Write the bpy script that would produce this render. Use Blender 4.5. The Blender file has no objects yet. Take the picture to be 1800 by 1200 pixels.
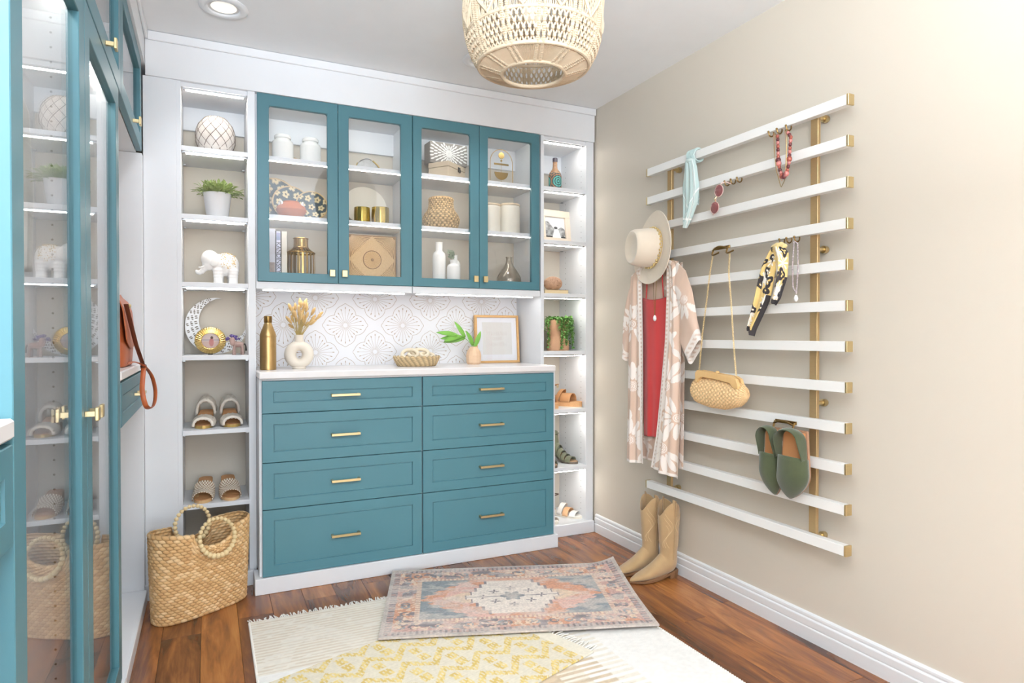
import bpy, bmesh, math, random
import numpy as np
from mathutils import Vector, Matrix
from math import sin, cos, pi, radians, sqrt, atan2

random.seed(7)
rng = np.random.default_rng(7)
scene = bpy.context.scene
COL = scene.collection

# ------------------------------------------------------------------ camera
cam_data = bpy.data.cameras.new('camera')
cam_data.sensor_width = 36.0
cam_data.lens = 22.563
cam_data.clip_start = 0.02
cam = bpy.data.objects.new('camera', cam_data)
cam.location = (0, 0, 1.13)
cam.rotation_euler = (radians(90 - 0.635), 0, radians(-25.344))
COL.objects.link(cam)
scene.camera = cam

# ------------------------------------------------------------------ world, lights, exposure
world = bpy.data.worlds.new('world'); scene.world = world
world.use_nodes = True
bg = world.node_tree.nodes['Background']
bg.inputs[0].default_value = (0.93, 0.96, 1.0, 1)
bg.inputs[1].default_value = 1.1

def area_light(name, loc, target, sx, sy, power, col=(1, 1, 1)):
    d = bpy.data.lights.new(name, 'AREA')
    d.shape = 'RECTANGLE'; d.size = sx; d.size_y = sy; d.energy = power; d.color = col
    o = bpy.data.objects.new(name, d); COL.objects.link(o)
    o.location = loc
    o.rotation_euler = (Vector(target) - Vector(loc)).to_track_quat('-Z', 'Y').to_euler()
    return o

# added area light at the unseen opening far behind the camera, standing for daylight
area_light('opening_fill', (0.25, -3.85, 1.08), (0.60, 3.0, 1.15), 2.2, 1.7, 84, (0.82, 0.91, 1.0))
# added area light aimed up, bounces off the ceiling like a flash
area_light('ceiling_bounce', (-0.25, -0.75, 1.56), (-0.25, -0.74, 2.7), 0.9, 1.0, 320, (0.81, 0.905, 1.0))

vs = scene.view_settings
scene.display_settings.display_device = 'sRGB'
vs.view_transform = 'Standard'; vs.look = 'None'; vs.exposure = 0.30; vs.gamma = 1.0
vs.use_curve_mapping = False
try:
    scene.cycles.use_denoising = True
    scene.cycles.max_bounces = 8
    scene.cycles.transparent_max_bounces = 24
    scene.cycles.caustics_reflective = False
    scene.cycles.caustics_refractive = False
    scene.cycles.sample_clamp_indirect = 4.0
except Exception:
    pass

# ------------------------------------------------------------------ helpers: colour and materials
def lin(c):
    out = []
    for v in c[:3]:
        v = v / 255.0
        out.append(v / 12.92 if v <= 0.04045 else ((v + 0.055) / 1.055) ** 2.4)
    return (out[0], out[1], out[2], 1.0)

class Nodes:
    def __init__(s, m):
        s.t = m.node_tree; s.n = s.t.nodes; s.l = s.t.links
    def new(s, typ, **kw):
        n = s.n.new(typ)
        for k, v in kw.items():
            setattr(n, k, v)
        return n
    def link(s, a, b): s.l.new(a, b)
    def math(s, op, a, b=None, c=None):
        n = s.new('ShaderNodeMath', operation=op)
        for i, x in enumerate((a, b, c)):
            if x is None: continue
            if isinstance(x, (int, float)): n.inputs[i].default_value = x
            else: s.link(x, n.inputs[i])
        return n.outputs[0]
    def mix(s, fac, a, b, blend='MIX'):
        n = s.new('ShaderNodeMix', data_type='RGBA', blend_type=blend)
        for sock, x in ((n.inputs[0], fac), (n.inputs[6], a), (n.inputs[7], b)):
            if isinstance(x, (int, float)): sock.default_value = x
            elif isinstance(x, tuple): sock.default_value = x
            else: s.link(x, sock)
        return n.outputs[2]
    def noise(s, vec, scale, detail=3, rough=0.55):
        n = s.new('ShaderNodeTexNoise')
        n.inputs['Scale'].default_value = scale; n.inputs['Detail'].default_value = detail
        n.inputs['Roughness'].default_value = rough
        if vec is not None: s.link(vec, n.inputs['Vector'])
        return n.outputs[0]
    def ramp(s, fac, stops):
        n = s.new('ShaderNodeValToRGB'); e = n.color_ramp.elements
        while len(e) < len(stops): e.new(0.5)
        for el, (p, c) in zip(e, stops):
            el.position = p; el.color = c if len(c) == 4 else (*c, 1)
        s.link(fac, n.inputs[0]); return n.outputs[0]
    def coords(s, kind='Object', scale=(1, 1, 1), loc=(0, 0, 0)):
        tc = s.new('ShaderNodeTexCoord'); mp = s.new('ShaderNodeMapping')
        mp.inputs['Scale'].default_value = scale; mp.inputs['Location'].default_value = loc
        s.link(tc.outputs[kind], mp.inputs['Vector']); return mp.outputs[0]
    def bump(s, h, strength=0.3, dist=0.002):
        b = s.new('ShaderNodeBump'); b.inputs['Strength'].default_value = strength
        b.inputs['Distance'].default_value = dist
        s.link(h, b.inputs['Height']); return b.outputs[0]

MATS = {}
def P(name, col, rough=0.5, metal=0.0, col2=None, nscale=8, nstretch=(1, 1, 1), bump=None, spec=0.5,
      vcol=False, coat=0.0, sheen=0.0, emit=None, alpha=None, trans=0.0, ior=1.45, fac=0.7):
    """procedural principled material; colours are 0-255 sRGB"""
    m = bpy.data.materials.new(name); m.use_nodes = True
    N = Nodes(m); b = N.n['Principled BSDF']
    b.inputs['Roughness'].default_value = rough; b.inputs['Metallic'].default_value = metal
    b.inputs['Specular IOR Level'].default_value = spec
    b.inputs['Coat Weight'].default_value = coat; b.inputs['Sheen Weight'].default_value = sheen
    b.inputs['Transmission Weight'].default_value = trans; b.inputs['IOR'].default_value = ior
    vec = N.coords('Object', nstretch)
    if vcol:
        a = N.new('ShaderNodeAttribute', attribute_name='Col'); c = a.outputs['Color']
        if col2 is not None:
            c = N.mix(N.math('MULTIPLY', N.noise(vec, nscale), fac), c, lin(col2))
        N.link(c, b.inputs['Base Color'])
    else:
        c2 = lin(col2) if col2 is not None else tuple(x * 0.93 for x in lin(col)[:3]) + (1,)
        f = N.math('MULTIPLY', N.noise(vec, nscale), fac)
        N.link(N.mix(f, lin(col), c2), b.inputs['Base Color'])
    if bump:
        h = N.noise(vec, bump[0], 4)
        N.link(N.bump(h, bump[1], bump[2] if len(bump) > 2 else 0.002), b.inputs['Normal'])
    if emit:
        b.inputs['Emission Color'].default_value = lin(emit[0]); b.inputs['Emission Strength'].default_value = emit[1]
    if alpha is not None:
        b.inputs['Alpha'].default_value = alpha
    MATS[name] = m
    return m

def pane_glass(name, tint=(1, 1, 1, 1), f0=0.04):
    m = bpy.data.materials.new(name); m.use_nodes = True
    N = Nodes(m); N.n.clear()
    out = N.new('ShaderNodeOutputMaterial'); mx = N.new('ShaderNodeMixShader')
    tr = N.new('ShaderNodeBsdfTransparent'); tr.inputs[0].default_value = tint
    gl = N.new('ShaderNodeBsdfGlossy'); gl.inputs['Roughness'].default_value = 0.0
    ge = N.new('ShaderNodeNewGeometry')
    dt = N.new('ShaderNodeVectorMath', operation='DOT_PRODUCT')
    N.link(ge.outputs['Incoming'], dt.inputs[0]); N.link(ge.outputs['Normal'], dt.inputs[1])
    c = N.math('SUBTRACT', 1.0, N.math('ABSOLUTE', dt.outputs['Value']))
    # a faint ripple of the float glass
    fr = N.math('MULTIPLY_ADD', N.math('POWER', c, 5.0), 1 - f0, f0)
    N.link(fr, mx.inputs[0]); N.link(tr.outputs[0], mx.inputs[1]); N.link(gl.outputs[0], mx.inputs[2])
    N.link(mx.outputs[0], out.inputs[0])
    MATS[name] = m
    return m

# ------------------------------------------------------------------ helpers: meshes
class MB:
    """collects geometry for ONE mesh object"""
    def __init__(s): s.v = []; s.f = []; s.c = []
    def add(s, vs, fs):
        o = len(s.v); s.v += [tuple(map(float, p)) for p in vs]; s.f += [tuple(i + o for i in f) for f in fs]; return s
    def box(s, x0, x1, y0, y1, z0, z1, bev=0.0):
        if bev <= 0:
            return s.add([(x0,y0,z0),(x1,y0,z0),(x1,y1,z0),(x0,y1,z0),(x0,y0,z1),(x1,y0,z1),(x1,y1,z1),(x0,y1,z1)],
                  [(0,3,2,1),(4,5,6,7),(0,1,5,4),(1,2,6,5),(2,3,7,6),(3,0,4,7)])
        b = min(bev, (x1-x0)*.49, (y1-y0)*.49, (z1-z0)*.49)
        vs = []; idx = {}
        for i, (x, sx) in enumerate(((x0, 1), (x1, -1))):
            for j, (y, sy) in enumerate(((y0, 1), (y1, -1))):
                for k, (z, sz) in enumerate(((z0, 1), (z1, -1))):
                    idx[i,j,k,0] = len(vs); vs.append((x, y+sy*b, z+sz*b))
                    idx[i,j,k,1] = len(vs); vs.append((x+sx*b, y, z+sz*b))
                    idx[i,j,k,2] = len(vs); vs.append((x+sx*b, y+sy*b, z))
        fs = []
        for i in (0, 1):
            q = [idx[i,0,0,0], idx[i,1,0,0], idx[i,1,1,0], idx[i,0,1,0]]; fs.append(q if i else q[::-1])
            q = [idx[0,i,0,1], idx[1,i,0,1], idx[1,i,1,1], idx[0,i,1,1]]; fs.append(q[::-1] if i else q)
            q = [idx[0,0,i,2], idx[1,0,i,2], idx[1,1,i,2], idx[0,1,i,2]]; fs.append(q if i else q[::-1])
        for j in (0, 1):
            for k in (0, 1):
                q = [idx[0,j,k,1], idx[1,j,k,1], idx[1,j,k,2], idx[0,j,k,2]]; fs.append(q if (j ^ k) else q[::-1])
                q = [idx[j,0,k,0], idx[j,1,k,0], idx[j,1,k,2], idx[j,0,k,2]]; fs.append(q[::-1] if (j ^ k) else q)
                q = [idx[j,k,0,0], idx[j,k,1,0], idx[j,k,1,1], idx[j,k,0,1]]; fs.append(q if (j ^ k) else q[::-1])
        for i in (0, 1):
            for j in (0, 1):
                for k in (0, 1):
                    q = [idx[i,j,k,0], idx[i,j,k,1], idx[i,j,k,2]]; fs.append(q[::-1] if (i ^ j ^ k) else q)
        return s.add(vs, fs)
    def grid(s, Pts, cu=False, cv=False):
        Pts = np.asarray(Pts, float); m, n = Pts.shape[:2]
        fs = []
        for i in range(m if cu else m - 1):
            for j in range(n if cv else n - 1):
                a = i*n + j; b = ((i+1) % m)*n + j; c = ((i+1) % m)*n + (j+1) % n; d = i*n + (j+1) % n
                fs.append((a, b, c, d))
        return s.add(Pts.reshape(-1, 3), fs)
    def lathe(s, prof, n=28, c=(0, 0, 0), rx=1.0, ry=1.0, cap=True):
        ang = np.linspace(0, 2*pi, n, endpoint=False)
        A = np.array([[(c[0]+r*rx*cos(a), c[1]+r*ry*sin(a), c[2]+z) for a in ang] for r, z in prof])
        o = len(s.v); s.grid(A, cv=True)
        if cap:
            if prof[0][0] > 1e-5: s.f.append(tuple(o + i for i in range(n)))
            if prof[-1][0] > 1e-5: s.f.append(tuple(o + (len(prof)-1)*n + i for i in range(n))[::-1])
        return s
    def tube(s, pts, r, n=6, closed=False, cap=True, flat=1.0):
        pts = [Vector(p) for p in pts]; m = len(pts)
        if np.isscalar(r): r = [r]*m
        tang = []
        for i in range(m):
            if closed: t = pts[(i+1) % m] - pts[i-1]
            else: t = pts[min(i+1, m-1)] - pts[max(i-1, 0)]
            tang.append(t.normalized() if t.length > 1e-9 else Vector((0, 0, 1)))
        ref = Vector((0, 0, 1)) if abs(tang[0].z) < 0.9 else Vector((1, 0, 0))
        u = (ref - tang[0]*ref.dot(tang[0])).normalized(); A = []
        for i in range(m):
            u = (u - tang[i]*u.dot(tang[i]))
            u = u.normalized() if u.length > 1e-9 else tang[i].orthogonal().normalized()
            w = tang[i].cross(u)
            A.append([pts[i] + (u*cos(2*pi*k/n)*flat + w*sin(2*pi*k/n))*r[i] for k in range(n)])
        o = len(s.v); s.grid(np.array(A), cu=closed, cv=True)
        if cap and not closed:
            s.f.append(tuple(o + k for k in range(n))[::-1]); s.f.append(tuple(o + (m-1)*n + k for k in range(n)))
        return s
    def sphere(s, c, r, nu=14, nv=8):
        if np.isscalar(r): r = (r, r, r)
        vs = [(c[0], c[1], c[2]-r[2])]; fs = []
        for j in range(1, nv):
            ph = -pi/2 + pi*j/nv
            for i in range(nu):
                th = 2*pi*i/nu
                vs.append((c[0]+r[0]*cos(ph)*cos(th), c[1]+r[1]*cos(ph)*sin(th), c[2]+r[2]*sin(ph)))
        vs.append((c[0], c[1], c[2]+r[2])); top = len(vs)-1
        for i in range(nu):
            k = (i+1) % nu
            fs.append((0, 1+k, 1+i)); fs.append((top, 1+(nv-2)*nu+i, 1+(nv-2)*nu+k))
            for j in range(nv-2):
                fs.append((1+j*nu+i, 1+j*nu+k, 1+(j+1)*nu+k, 1+(j+1)*nu+i))
        return s.add(vs, fs)
    def prism(s, poly, z0, z1, plane='xy'):
        """extrude a 2-D polygon; plane says which two axes the polygon lies in"""
        def mp(p, w):
            return {'xy': (p[0], p[1], w), 'xz': (p[0], w, p[1]), 'yz': (w, p[0], p[1])}[plane]
        n = len(poly)
        return s.add([mp(p, z0) for p in poly] + [mp(p, z1) for p in poly],
              [tuple(range(n))[::-1], tuple(range(n, 2*n))] + [(i, (i+1) % n, n+(i+1) % n, n+i) for i in range(n)])
    def rod(s, a, b, r, n=8): return s.tube([a, b], r, n)
    def xf(s, M, start=0):
        s.v = s.v[:start] + [tuple(M @ Vector(p)) for p in s.v[start:]]; return s
    def mesh(s, name):
        me = bpy.data.meshes.new(name); me.from_pydata(s.v, [], s.f); return me

ROOT = {}   # location that the parts of a thing are measured from
def link(o, parent=None):
    COL.objects.link(o)
    if parent is not None: o.parent = parent
    return o
def tag(o, label=None, cat=None, group=None, kind=None):
    if label: o['label'] = label
    if cat: o['category'] = cat
    if group: o['group'] = group
    if kind: o['kind'] = kind
    return o
def thing(name, label, cat, loc=(0, 0, 0), rot=(0, 0, 0), group=None, kind=None):
    o = bpy.data.objects.new(name, None); o.empty_display_size = 0.05
    o.location = loc; o.rotation_euler = rot; link(o); ROOT[o] = Vector(loc)
    return tag(o, label, cat, group, kind)
def finish(me, mat, smooth):
    if mat is not None: me.materials.append(mat)
    if smooth:
        me.polygons.foreach_set('use_smooth', [True]*len(me.polygons))
        me.set_sharp_from_angle(angle=radians(smooth if smooth is not True else 42))
    me.update()
def part(parent, name, mb, mat, smooth=False, world=True, cols=None, label=None, kind=None):
    """one mesh object under parent; world=True: the vertices are in room coordinates"""
    root = parent; off = Vector((0, 0, 0))
    while root.parent is not None:
        off = off + root.location; root = root.parent
    if world:
        off = off + ROOT.get(root, Vector((0, 0, 0)))
        mb.v = [(p[0]-off[0], p[1]-off[1], p[2]-off[2]) for p in mb.v]
    me = mb.mesh(name); finish(me, mat, smooth)
    if cols is not None: set_cols(me, cols)
    o = bpy.data.objects.new(name, me); link(o, parent)
    return tag(o, label, None, None, kind)
def solo(name, label, cat, mb, mat, smooth=False, loc=(0, 0, 0), group=None, kind=None, cols=None, world=True):
    if world: mb.v = [(p[0]-loc[0], p[1]-loc[1], p[2]-loc[2]) for p in mb.v]
    me = mb.mesh(name); finish(me, mat, smooth)
    if cols is not None: set_cols(me, cols)
    o = bpy.data.objects.new(name, me); o.location = loc; link(o); ROOT[o] = Vector(loc)
    return tag(o, label, cat, group, kind)
def struct(name, mb, mat, smooth=False, label=None):
    me = mb.mesh(name); finish(me, mat, smooth)
    o = bpy.data.objects.new(name, me); link(o); ROOT[o] = Vector((0, 0, 0))
    o['kind'] = 'structure'
    if label: o['label'] = label
    return o
def set_cols(me, cols):
    a = me.color_attributes.new('Col', 'FLOAT_COLOR', 'POINT')
    cols = np.asarray(cols, np.float32)
    if cols.shape[1] == 3: cols = np.hstack([cols, np.ones((len(cols), 1), np.float32)])
    a.data.foreach_set('color', cols.ravel())
def copy_tree(o, parent=None):
    c = o.copy(); COL.objects.link(c); c.parent = parent
    for ch in list(o.children): copy_tree(ch, c)
    return c
def L3(c): return np.array(lin(c)[:3])
def vnoise(x, y, seed=0):
    """cheap smooth value noise on arrays, 0..1"""
    r = np.random.default_rng(seed).random((64, 64))
    xi = np.floor(x).astype(int); yi = np.floor(y).astype(int); fx = x-xi; fy = y-yi
    fx = fx*fx*(3-2*fx); fy = fy*fy*(3-2*fy)
    g = lambda a, b: r[a % 64, b % 64]
    return (g(xi, yi)*(1-fx)+g(xi+1, yi)*fx)*(1-fy) + (g(xi, yi+1)*(1-fx)+g(xi+1, yi+1)*fx)*fy
def fbm(x, y, seed=0, o=4):
    t = 0; a = .5
    for k in range(o): t = t + a*vnoise(x*2**k, y*2**k, seed+k); a *= .5
    return t/(1-.5**o)
def smooth_mod(o, levels=1):
    m = o.modifiers.new('subdivision', 'SUBSURF'); m.levels = levels; m.render_levels = levels
def remesh_mod(o, size, it=6):
    m = o.modifiers.new('remesh', 'REMESH'); m.mode = 'VOXEL'; m.voxel_size = size; m.use_smooth_shade = True
    s = o.modifiers.new('smooth', 'SMOOTH'); s.factor = 0.5; s.iterations = it
def solid_mod(o, t, off=0.0):
    m = o.modifiers.new('solidify', 'SOLIDIFY'); m.thickness = t; m.offset = off
def catmull(pts, n):
    """smooth curve through pts, n samples"""
    P_ = [Vector(q) for q in pts]; P_ = [P_[0]*2-P_[1]] + P_ + [P_[-1]*2-P_[-2]]; m = len(P_)-3; out = []
    for i in range(n):
        t = i/(n-1)*m; k = min(int(t), m-1); f = t-k; a, b, c, d = P_[k:k+4]
        out.append(tuple(.5*((2*b)+(c-a)*f+(2*a-5*b+4*c-d)*f*f+(3*b-a-3*c+d)*f**3)))
    return out
def rect_frame(o0, o1, p0, p1, i0, i1, j0, j1, w0, w1, put, bev=.0015):
    """one-piece frame: outer rectangle o0..o1 x p0..p1, opening i0..i1 x j0..j1, depth w0 (front) .. w1; put(a, b, w) gives the point"""
    def loop(a0, a1, b0, b1, w): return [put(a0, b0, w), put(a1, b0, w), put(a1, b1, w), put(a0, b1, w)]
    s = bev if w1 > w0 else -bev
    L = [loop(o0, o1, p0, p1, w1), loop(o0, o1, p0, p1, w0+s), loop(o0+bev, o1-bev, p0+bev, p1-bev, w0), loop(i0-bev, i1+bev, j0-bev, j1+bev, w0),
         loop(i0, i1, j0, j1, w0+s), loop(i0, i1, j0, j1, w1)]
    return MB().grid(np.array(L), cu=True, cv=True)
def arc_pts(c, r, a0, a1, n, plane='xz'):
    out = []
    for i in range(n):
        a = a0 + (a1-a0)*i/(n-1)
        d = (r*cos(a), r*sin(a))
        out.append({'xz': (c[0]+d[0], c[1], c[2]+d[1]), 'yz': (c[0], c[1]+d[0], c[2]+d[1]), 'xy': (c[0]+d[0], c[1]+d[1], c[2])}[plane])
    return out
def text_mesh(s, size, extrude=0.0006):
    cu = bpy.data.curves.new('lettering', 'FONT'); cu.body = s; cu.size = size; cu.extrude = extrude
    cu.align_x = 'CENTER'; cu.align_y = 'CENTER'
    o = bpy.data.objects.new('lettering', cu); COL.objects.link(o)
    dg = bpy.context.evaluated_depsgraph_get()
    me = bpy.data.meshes.new_from_object(o.evaluated_get(dg))
    mb = MB(); mb.v = [tuple(v.co) for v in me.vertices]; mb.f = [tuple(p.vertices) for p in me.polygons]
    bpy.data.objects.remove(o); bpy.data.curves.remove(cu); bpy.data.meshes.remove(me)
    return mb

# ------------------------------------------------------------------ shared materials
white = P('white_lacquer', (231, 233, 236), 0.42)
white_trim = P('white_trim_paint', (232, 233, 235), 0.4)
ceil_m = P('ceiling_paint', (241, 242, 243), 0.9, bump=(180, 0.05))
beige = P('beige_wall_paint', (207, 198, 184), 0.55, col2=(203, 194, 180), nscale=3, bump=(220, 0.05, .001))
teal = P('teal_paint', (75, 120, 131), 0.40, col2=(71, 116, 126), nscale=5)
brass = P('brushed_brass', (216, 196, 152), 0.3, 1.0, col2=(200, 176, 128), nscale=60, nstretch=(1, 1, 8))
brass_dk = P('antique_brass', (150, 120, 72), 0.35, 1.0, col2=(110, 85, 50), nscale=50)
gold = P('polished_gold', (216, 190, 128), 0.22, 1.0)
bronze_post = P('bronze_post', (186, 158, 116), 0.42, 0.7, col2=(170, 142, 100), nscale=40, nstretch=(1, 1, 6))
led = P('led_diffuser', (255, 255, 255), 0.5, emit=((255, 250, 242), 34.0))
led_under = P('led_under_cabinet', (255, 255, 255), 0.5, emit=((252, 251, 250), 16.0))
alu = P('aluminium', (190, 192, 195), 0.35, 0.9)
marble = P('white_marble', (240, 238, 238), 0.25, col2=(224, 219, 217), nscale=9, fac=0.9)
glass = pane_glass('clear_pane')
dark = P('dark_hole', (105, 102, 100), 0.8)
black = P('black_paint', (35, 33, 33), 0.5)
tan_leather = P('tan_leather', (196, 146, 100), 0.55, col2=(176, 124, 80), nscale=30, bump=(300, .1))
white_cer = P('white_ceramic', (242, 241, 238), 0.25)
cream = P('cream', (236, 228, 212), 0.6)
# ================================================================== THE SETTING
H = 2.415; XR = 2.011; YB = 3.445; XL = -0.86; YF = -4.0

def plank_mat():
    m = bpy.data.materials.new('hickory_plank'); m.use_nodes = True
    N = Nodes(m); b = N.n['Principled BSDF']
    oi = N.new('ShaderNodeObjectInfo')
    tc = N.new('ShaderNodeTexCoord'); mp = N.new('ShaderNodeMapping')
    mp.inputs['Scale'].default_value = (7.5, 1.1, 1)
    cb = N.new('ShaderNodeCombineXYZ')
    N.link(N.math('MULTIPLY', oi.outputs['Random'], 37.0), cb.inputs[0]); N.link(N.math('MULTIPLY', oi.outputs['Random'], 91.0), cb.inputs[1])
    N.link(cb.outputs[0], mp.inputs['Location']); N.link(tc.outputs['Object'], mp.inputs['Vector'])
    big = N.noise(mp.outputs[0], 0.8, 4, 0.62)
    wn = N.new('ShaderNodeTexNoise'); wn.inputs['Scale'].default_value = 1.5; wn.inputs['Detail'].default_value = 4
    wn.inputs['Roughness'].default_value = 0.6; wn.inputs['Distortion'].default_value = 1.6; N.link(mp.outputs[0], wn.inputs['Vector'])
    fine = N.noise(N.coords('Object', (120, 5, 1)), 1.0, 3)
    f = N.math('MULTIPLY_ADD', wn.outputs[0], 0.75, N.math('MULTIPLY', big, 0.45))
    f = N.math('ADD', f, N.math('MULTIPLY', N.math('SUBTRACT', fine, 0.5), 0.14))
    f = N.math('ADD', f, N.math('MULTIPLY', N.math('SUBTRACT', oi.outputs['Random'], 0.5), 0.20))
    col = N.ramp(f, [(0.36, lin((66, 38, 25))), (0.52, lin((108, 64, 36))), (0.66, lin((144, 88, 46))), (0.84, lin((178, 118, 62)))])
    N.link(col, b.inputs['Base Color'])
    b.inputs['Roughness'].default_value = 0.24; b.inputs['Specular IOR Level'].default_value = 0.5
    N.link(N.bump(fine, 0.06, 0.001), b.inputs['Normal'])
    return m
plank_m = plank_mat()

mb = MB().box(XL, XR, YF, YB, -0.06, -0.010)
floor = struct('floor', mb, P('underlay', (60, 40, 28), 0.8), label='glossy brown wooden plank floor')
pw = 0.132; plen = 1.22
pmesh = MB().box(0.0005, pw-0.0005, 0.0006, plen-0.0006, -0.010, 0.0, 0.0008).mesh('plank'); finish(pmesh, plank_m, False)
x = -0.161 - pw; k = 0
while x < XR:
    y = YF - ((k*0.47) % 1.0)*plen - 0.06
    while y < YB:
        o = bpy.data.objects.new('plank', pmesh); o.location = (x, y, 0); link(o, floor)
        y += plen
    x += pw; k += 1

def wall(name, mb, m, label): return struct(name, mb, m, label=label)
wall('wall_back', MB().box(XL, XR+.1, YB, YB+.1, 0, H), beige, 'beige wall behind the built-in shelving')
wall('wall_right', MB().box(XR, XR+.1, YF, YB, 0, H), beige, 'plain beige wall carrying the slatted rack')
wall('wall_left', MB().box(XL-.1, XL, YF, YB, 0, H), beige, 'beige wall behind the left cabinets')
fw = MB()
fw.box(XL-.1, -0.45, YF-.1, YF, 0, H); fw.box(1.9, XR+.1, YF-.1, YF, 0, H)
fw.box(-0.45, 1.9, YF-.1, YF, 2.35, H); fw.box(-0.45, 1.9, YF-.1, YF, 0, 0.25)
wall('wall_front', fw, beige, 'beige wall with a wide opening behind the camera')
wall('ceiling', MB().box(XL-.1, XR+.1, YF-.1, YB+.1, H, H+.1), ceil_m, 'flat white painted ceiling')

# moulded baseboard along the right wall
prof = [(0, 0), (-.016, 0), (-.016, .046), (-.0145, .049), (-.011, .050), (-.011, .053), (-.0135, .055), (-.0135, .077),
        (-.012, .080), (-.008, .082), (-.008, .086), (-.010, .088), (-.0095, .096), (-.006, .101), (0, .102)]
bb = MB()
A = np.array([[(XR+p[0], yy, p[1]) for p in prof] for yy in (YF, 3.112)]); bb.grid(A)
struct('baseboard_right', bb, white_trim, label='white moulded baseboard along the beige wall')

# soffit and crown strips above the cabinets
struct('trim_1', MB().box(-0.235, 2.004, 3.126, YB, 2.228, H-.001, .001), white_trim, label='white soffit board above the teal cabinets')
struct('trim_2', MB().box(-0.226, 2.008, 3.114, 3.126, 2.376, H-.001, .003), white_trim, label='white crown strip along the ceiling over the back cabinets')
struct('trim_3', MB().box(XL, -0.236, 0.1, 3.44, 2.268, H-.001), white_trim, label='white soffit above the left overhead cabinet')
struct('trim_4', MB().box(-0.236, -0.224, 0.1, 3.114, 2.376, H-.001, .003), white_trim, label='white crown strip above the left overhead cabinet')

# ================================================================== DOWNLIGHTS
def downlight(x, y, label, power):
    t = thing('recessed_downlight', label, 'downlight', (x, y, H), group='recessed ceiling downlights')
    part(t, 'trim_ring', MB().lathe([(.088, 0), (.090, -.004), (.084, -.008), (.064, -.010), (.058, -.006), (.056, 0)], 40, (x, y, H), cap=False), white_trim, True)
    part(t, 'baffle', MB().lathe([(.057, -.003), (.050, .0), (.046, -.0005)], 40, (x, y, H), cap=False), P('baffle', (215, 215, 215), .6), True)
    part(t, 'lens', MB().lathe([(0, -.002), (.047, -.002)], 32, (x, y, H), cap=False), P('downlight_lens', (235, 235, 230), .5, emit=((255, 247, 235), .55)))
    d = bpy.data.lights.new('downlight_beam', 'SPOT'); d.energy = power; d.spot_size = radians(120); d.spot_blend = .9
    d.shadow_soft_size = .06; d.color = (.95, .96, 1.0)
    o = bpy.data.objects.new('downlight_beam', d); o.location = (x, y, H-.02); link(o)
downlight(0.062, 2.777, 'round white recessed downlight in the ceiling, above the left bookcase', 12)
downlight(1.165, 2.79, 'round white recessed downlight half hidden behind the pendant lamp', 12)
downlight(0.062, 1.15, 'added round white recessed downlight, out of view above the wardrobe doors', 8)  # unseen downlight, added to light the dresser and rugs
downlight(1.165, 1.15, 'added round white recessed downlight, out of view nearest to the rack wall', 4)  # second added downlight, also out of view

# ================================================================== BACK BUILT-INS
def pin_holes(cols, z0, z1, normal):
    """rows of shelf pin holes as shallow discs; cols = list of (x, y)"""
    m = MB(); z = z0
    while z < z1:
        for (hx, hy) in cols:
            r = .0026; c = []
            for i in range(6):
                a = 2*pi*i/6
                if normal == 'x': c.append((hx, hy+r*cos(a), z+r*sin(a)))
                else: c.append((hx+r*cos(a), hy, z+r*sin(a)))
            m.add(c, [tuple(range(6))])
        z += .032
    return m

def bookcase(label, xa, xb, left_t, right_t, shelves, ext_left=None, holes=True, led_on=(0, 1, 2, 3), vis='left'):
    YFc = 3.146
    t = thing('bookcase', label, 'bookcase', ((xa+xb)/2, 3.29, 0))
    part(t, 'side_panel', MB().box(xa-left_t, xa, YFc-.008, YB-.001, 0.0, 2.228, .0008), white)
    part(t, 'side_panel', MB().box(xb, xb+right_t, YFc-.008, YB-.001, 0.0, 2.228, .0008), white)
    if ext_left is not None:
        part(t, 'filler_panel', MB().box(ext_left, xa-left_t, YFc-.010, YFc+.02, 0.0, 2.228, .0008), white)
    part(t, 'kick', MB().box((ext_left if ext_left is not None else xa-left_t), xb+right_t-.012, 3.105, 3.135, 0, .066, .002), white)
    part(t, 'wall_cleat', MB().box(xa, xb, YB-.02, YB-.001, 2.10, 2.215, .001), white)
    tops = [2.228] + shelves
    for i, z in enumerate(tops):
        f = YFc - .006 if 0 < i < 5 else (3.128 if i else YFc)
        s = part(t, 'shelf', MB().box(xa, xb, f, YB-.001, z-.020, z, .001), white)
        if i in led_on:
            y0 = f+.012; zz = z-.020
            part(s, 'light_channel', MB().box(xa+.008, xb-.008, y0, y0+.018, zz-.006, zz), alu)
            part(s, 'light_strip', MB().box(xa+.018, xb-.016, y0+.0015, y0+.0165, zz-.009, zz-.0062), led)
        if i:
            for (px_, py_) in ((xa+.006, f+.03), (xb-.006, f+.03), (xa+.006, YB-.04), (xb-.006, YB-.04)):
                part(s, 'shelf_pin', MB().box(px_-.006, px_+.006, py_-.008, py_+.008, z-.026, z-.020, .001), alu)
    if holes:
        hx = xb-.0006 if vis == 'right' else xa+.0006
        part(t, 'pin_holes', pin_holes([(xb-.0006, 3.19), (xb-.0006, 3.37), (xa+.0006, 3.19), (xa+.0006, 3.37)], .12, 2.15, 'x'), dark, kind='stuff')
    return t
SH = [1.951, 1.656, 1.359, 1.036, 0.709, 0.383, 0.066]
lb = bookcase('tall narrow white open bookcase left of the teal glass doors', -0.102, 0.166, .018, .031, SH, ext_left=-0.2455)
rb = bookcase('tall narrow white open bookcase beside the beige wall', 1.682, 1.954, .020, .050, SH, led_on=(0, 1, 2, 3, 4, 5, 6))
# lower right bookcase interior is lit by strips under every shelf

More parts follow.
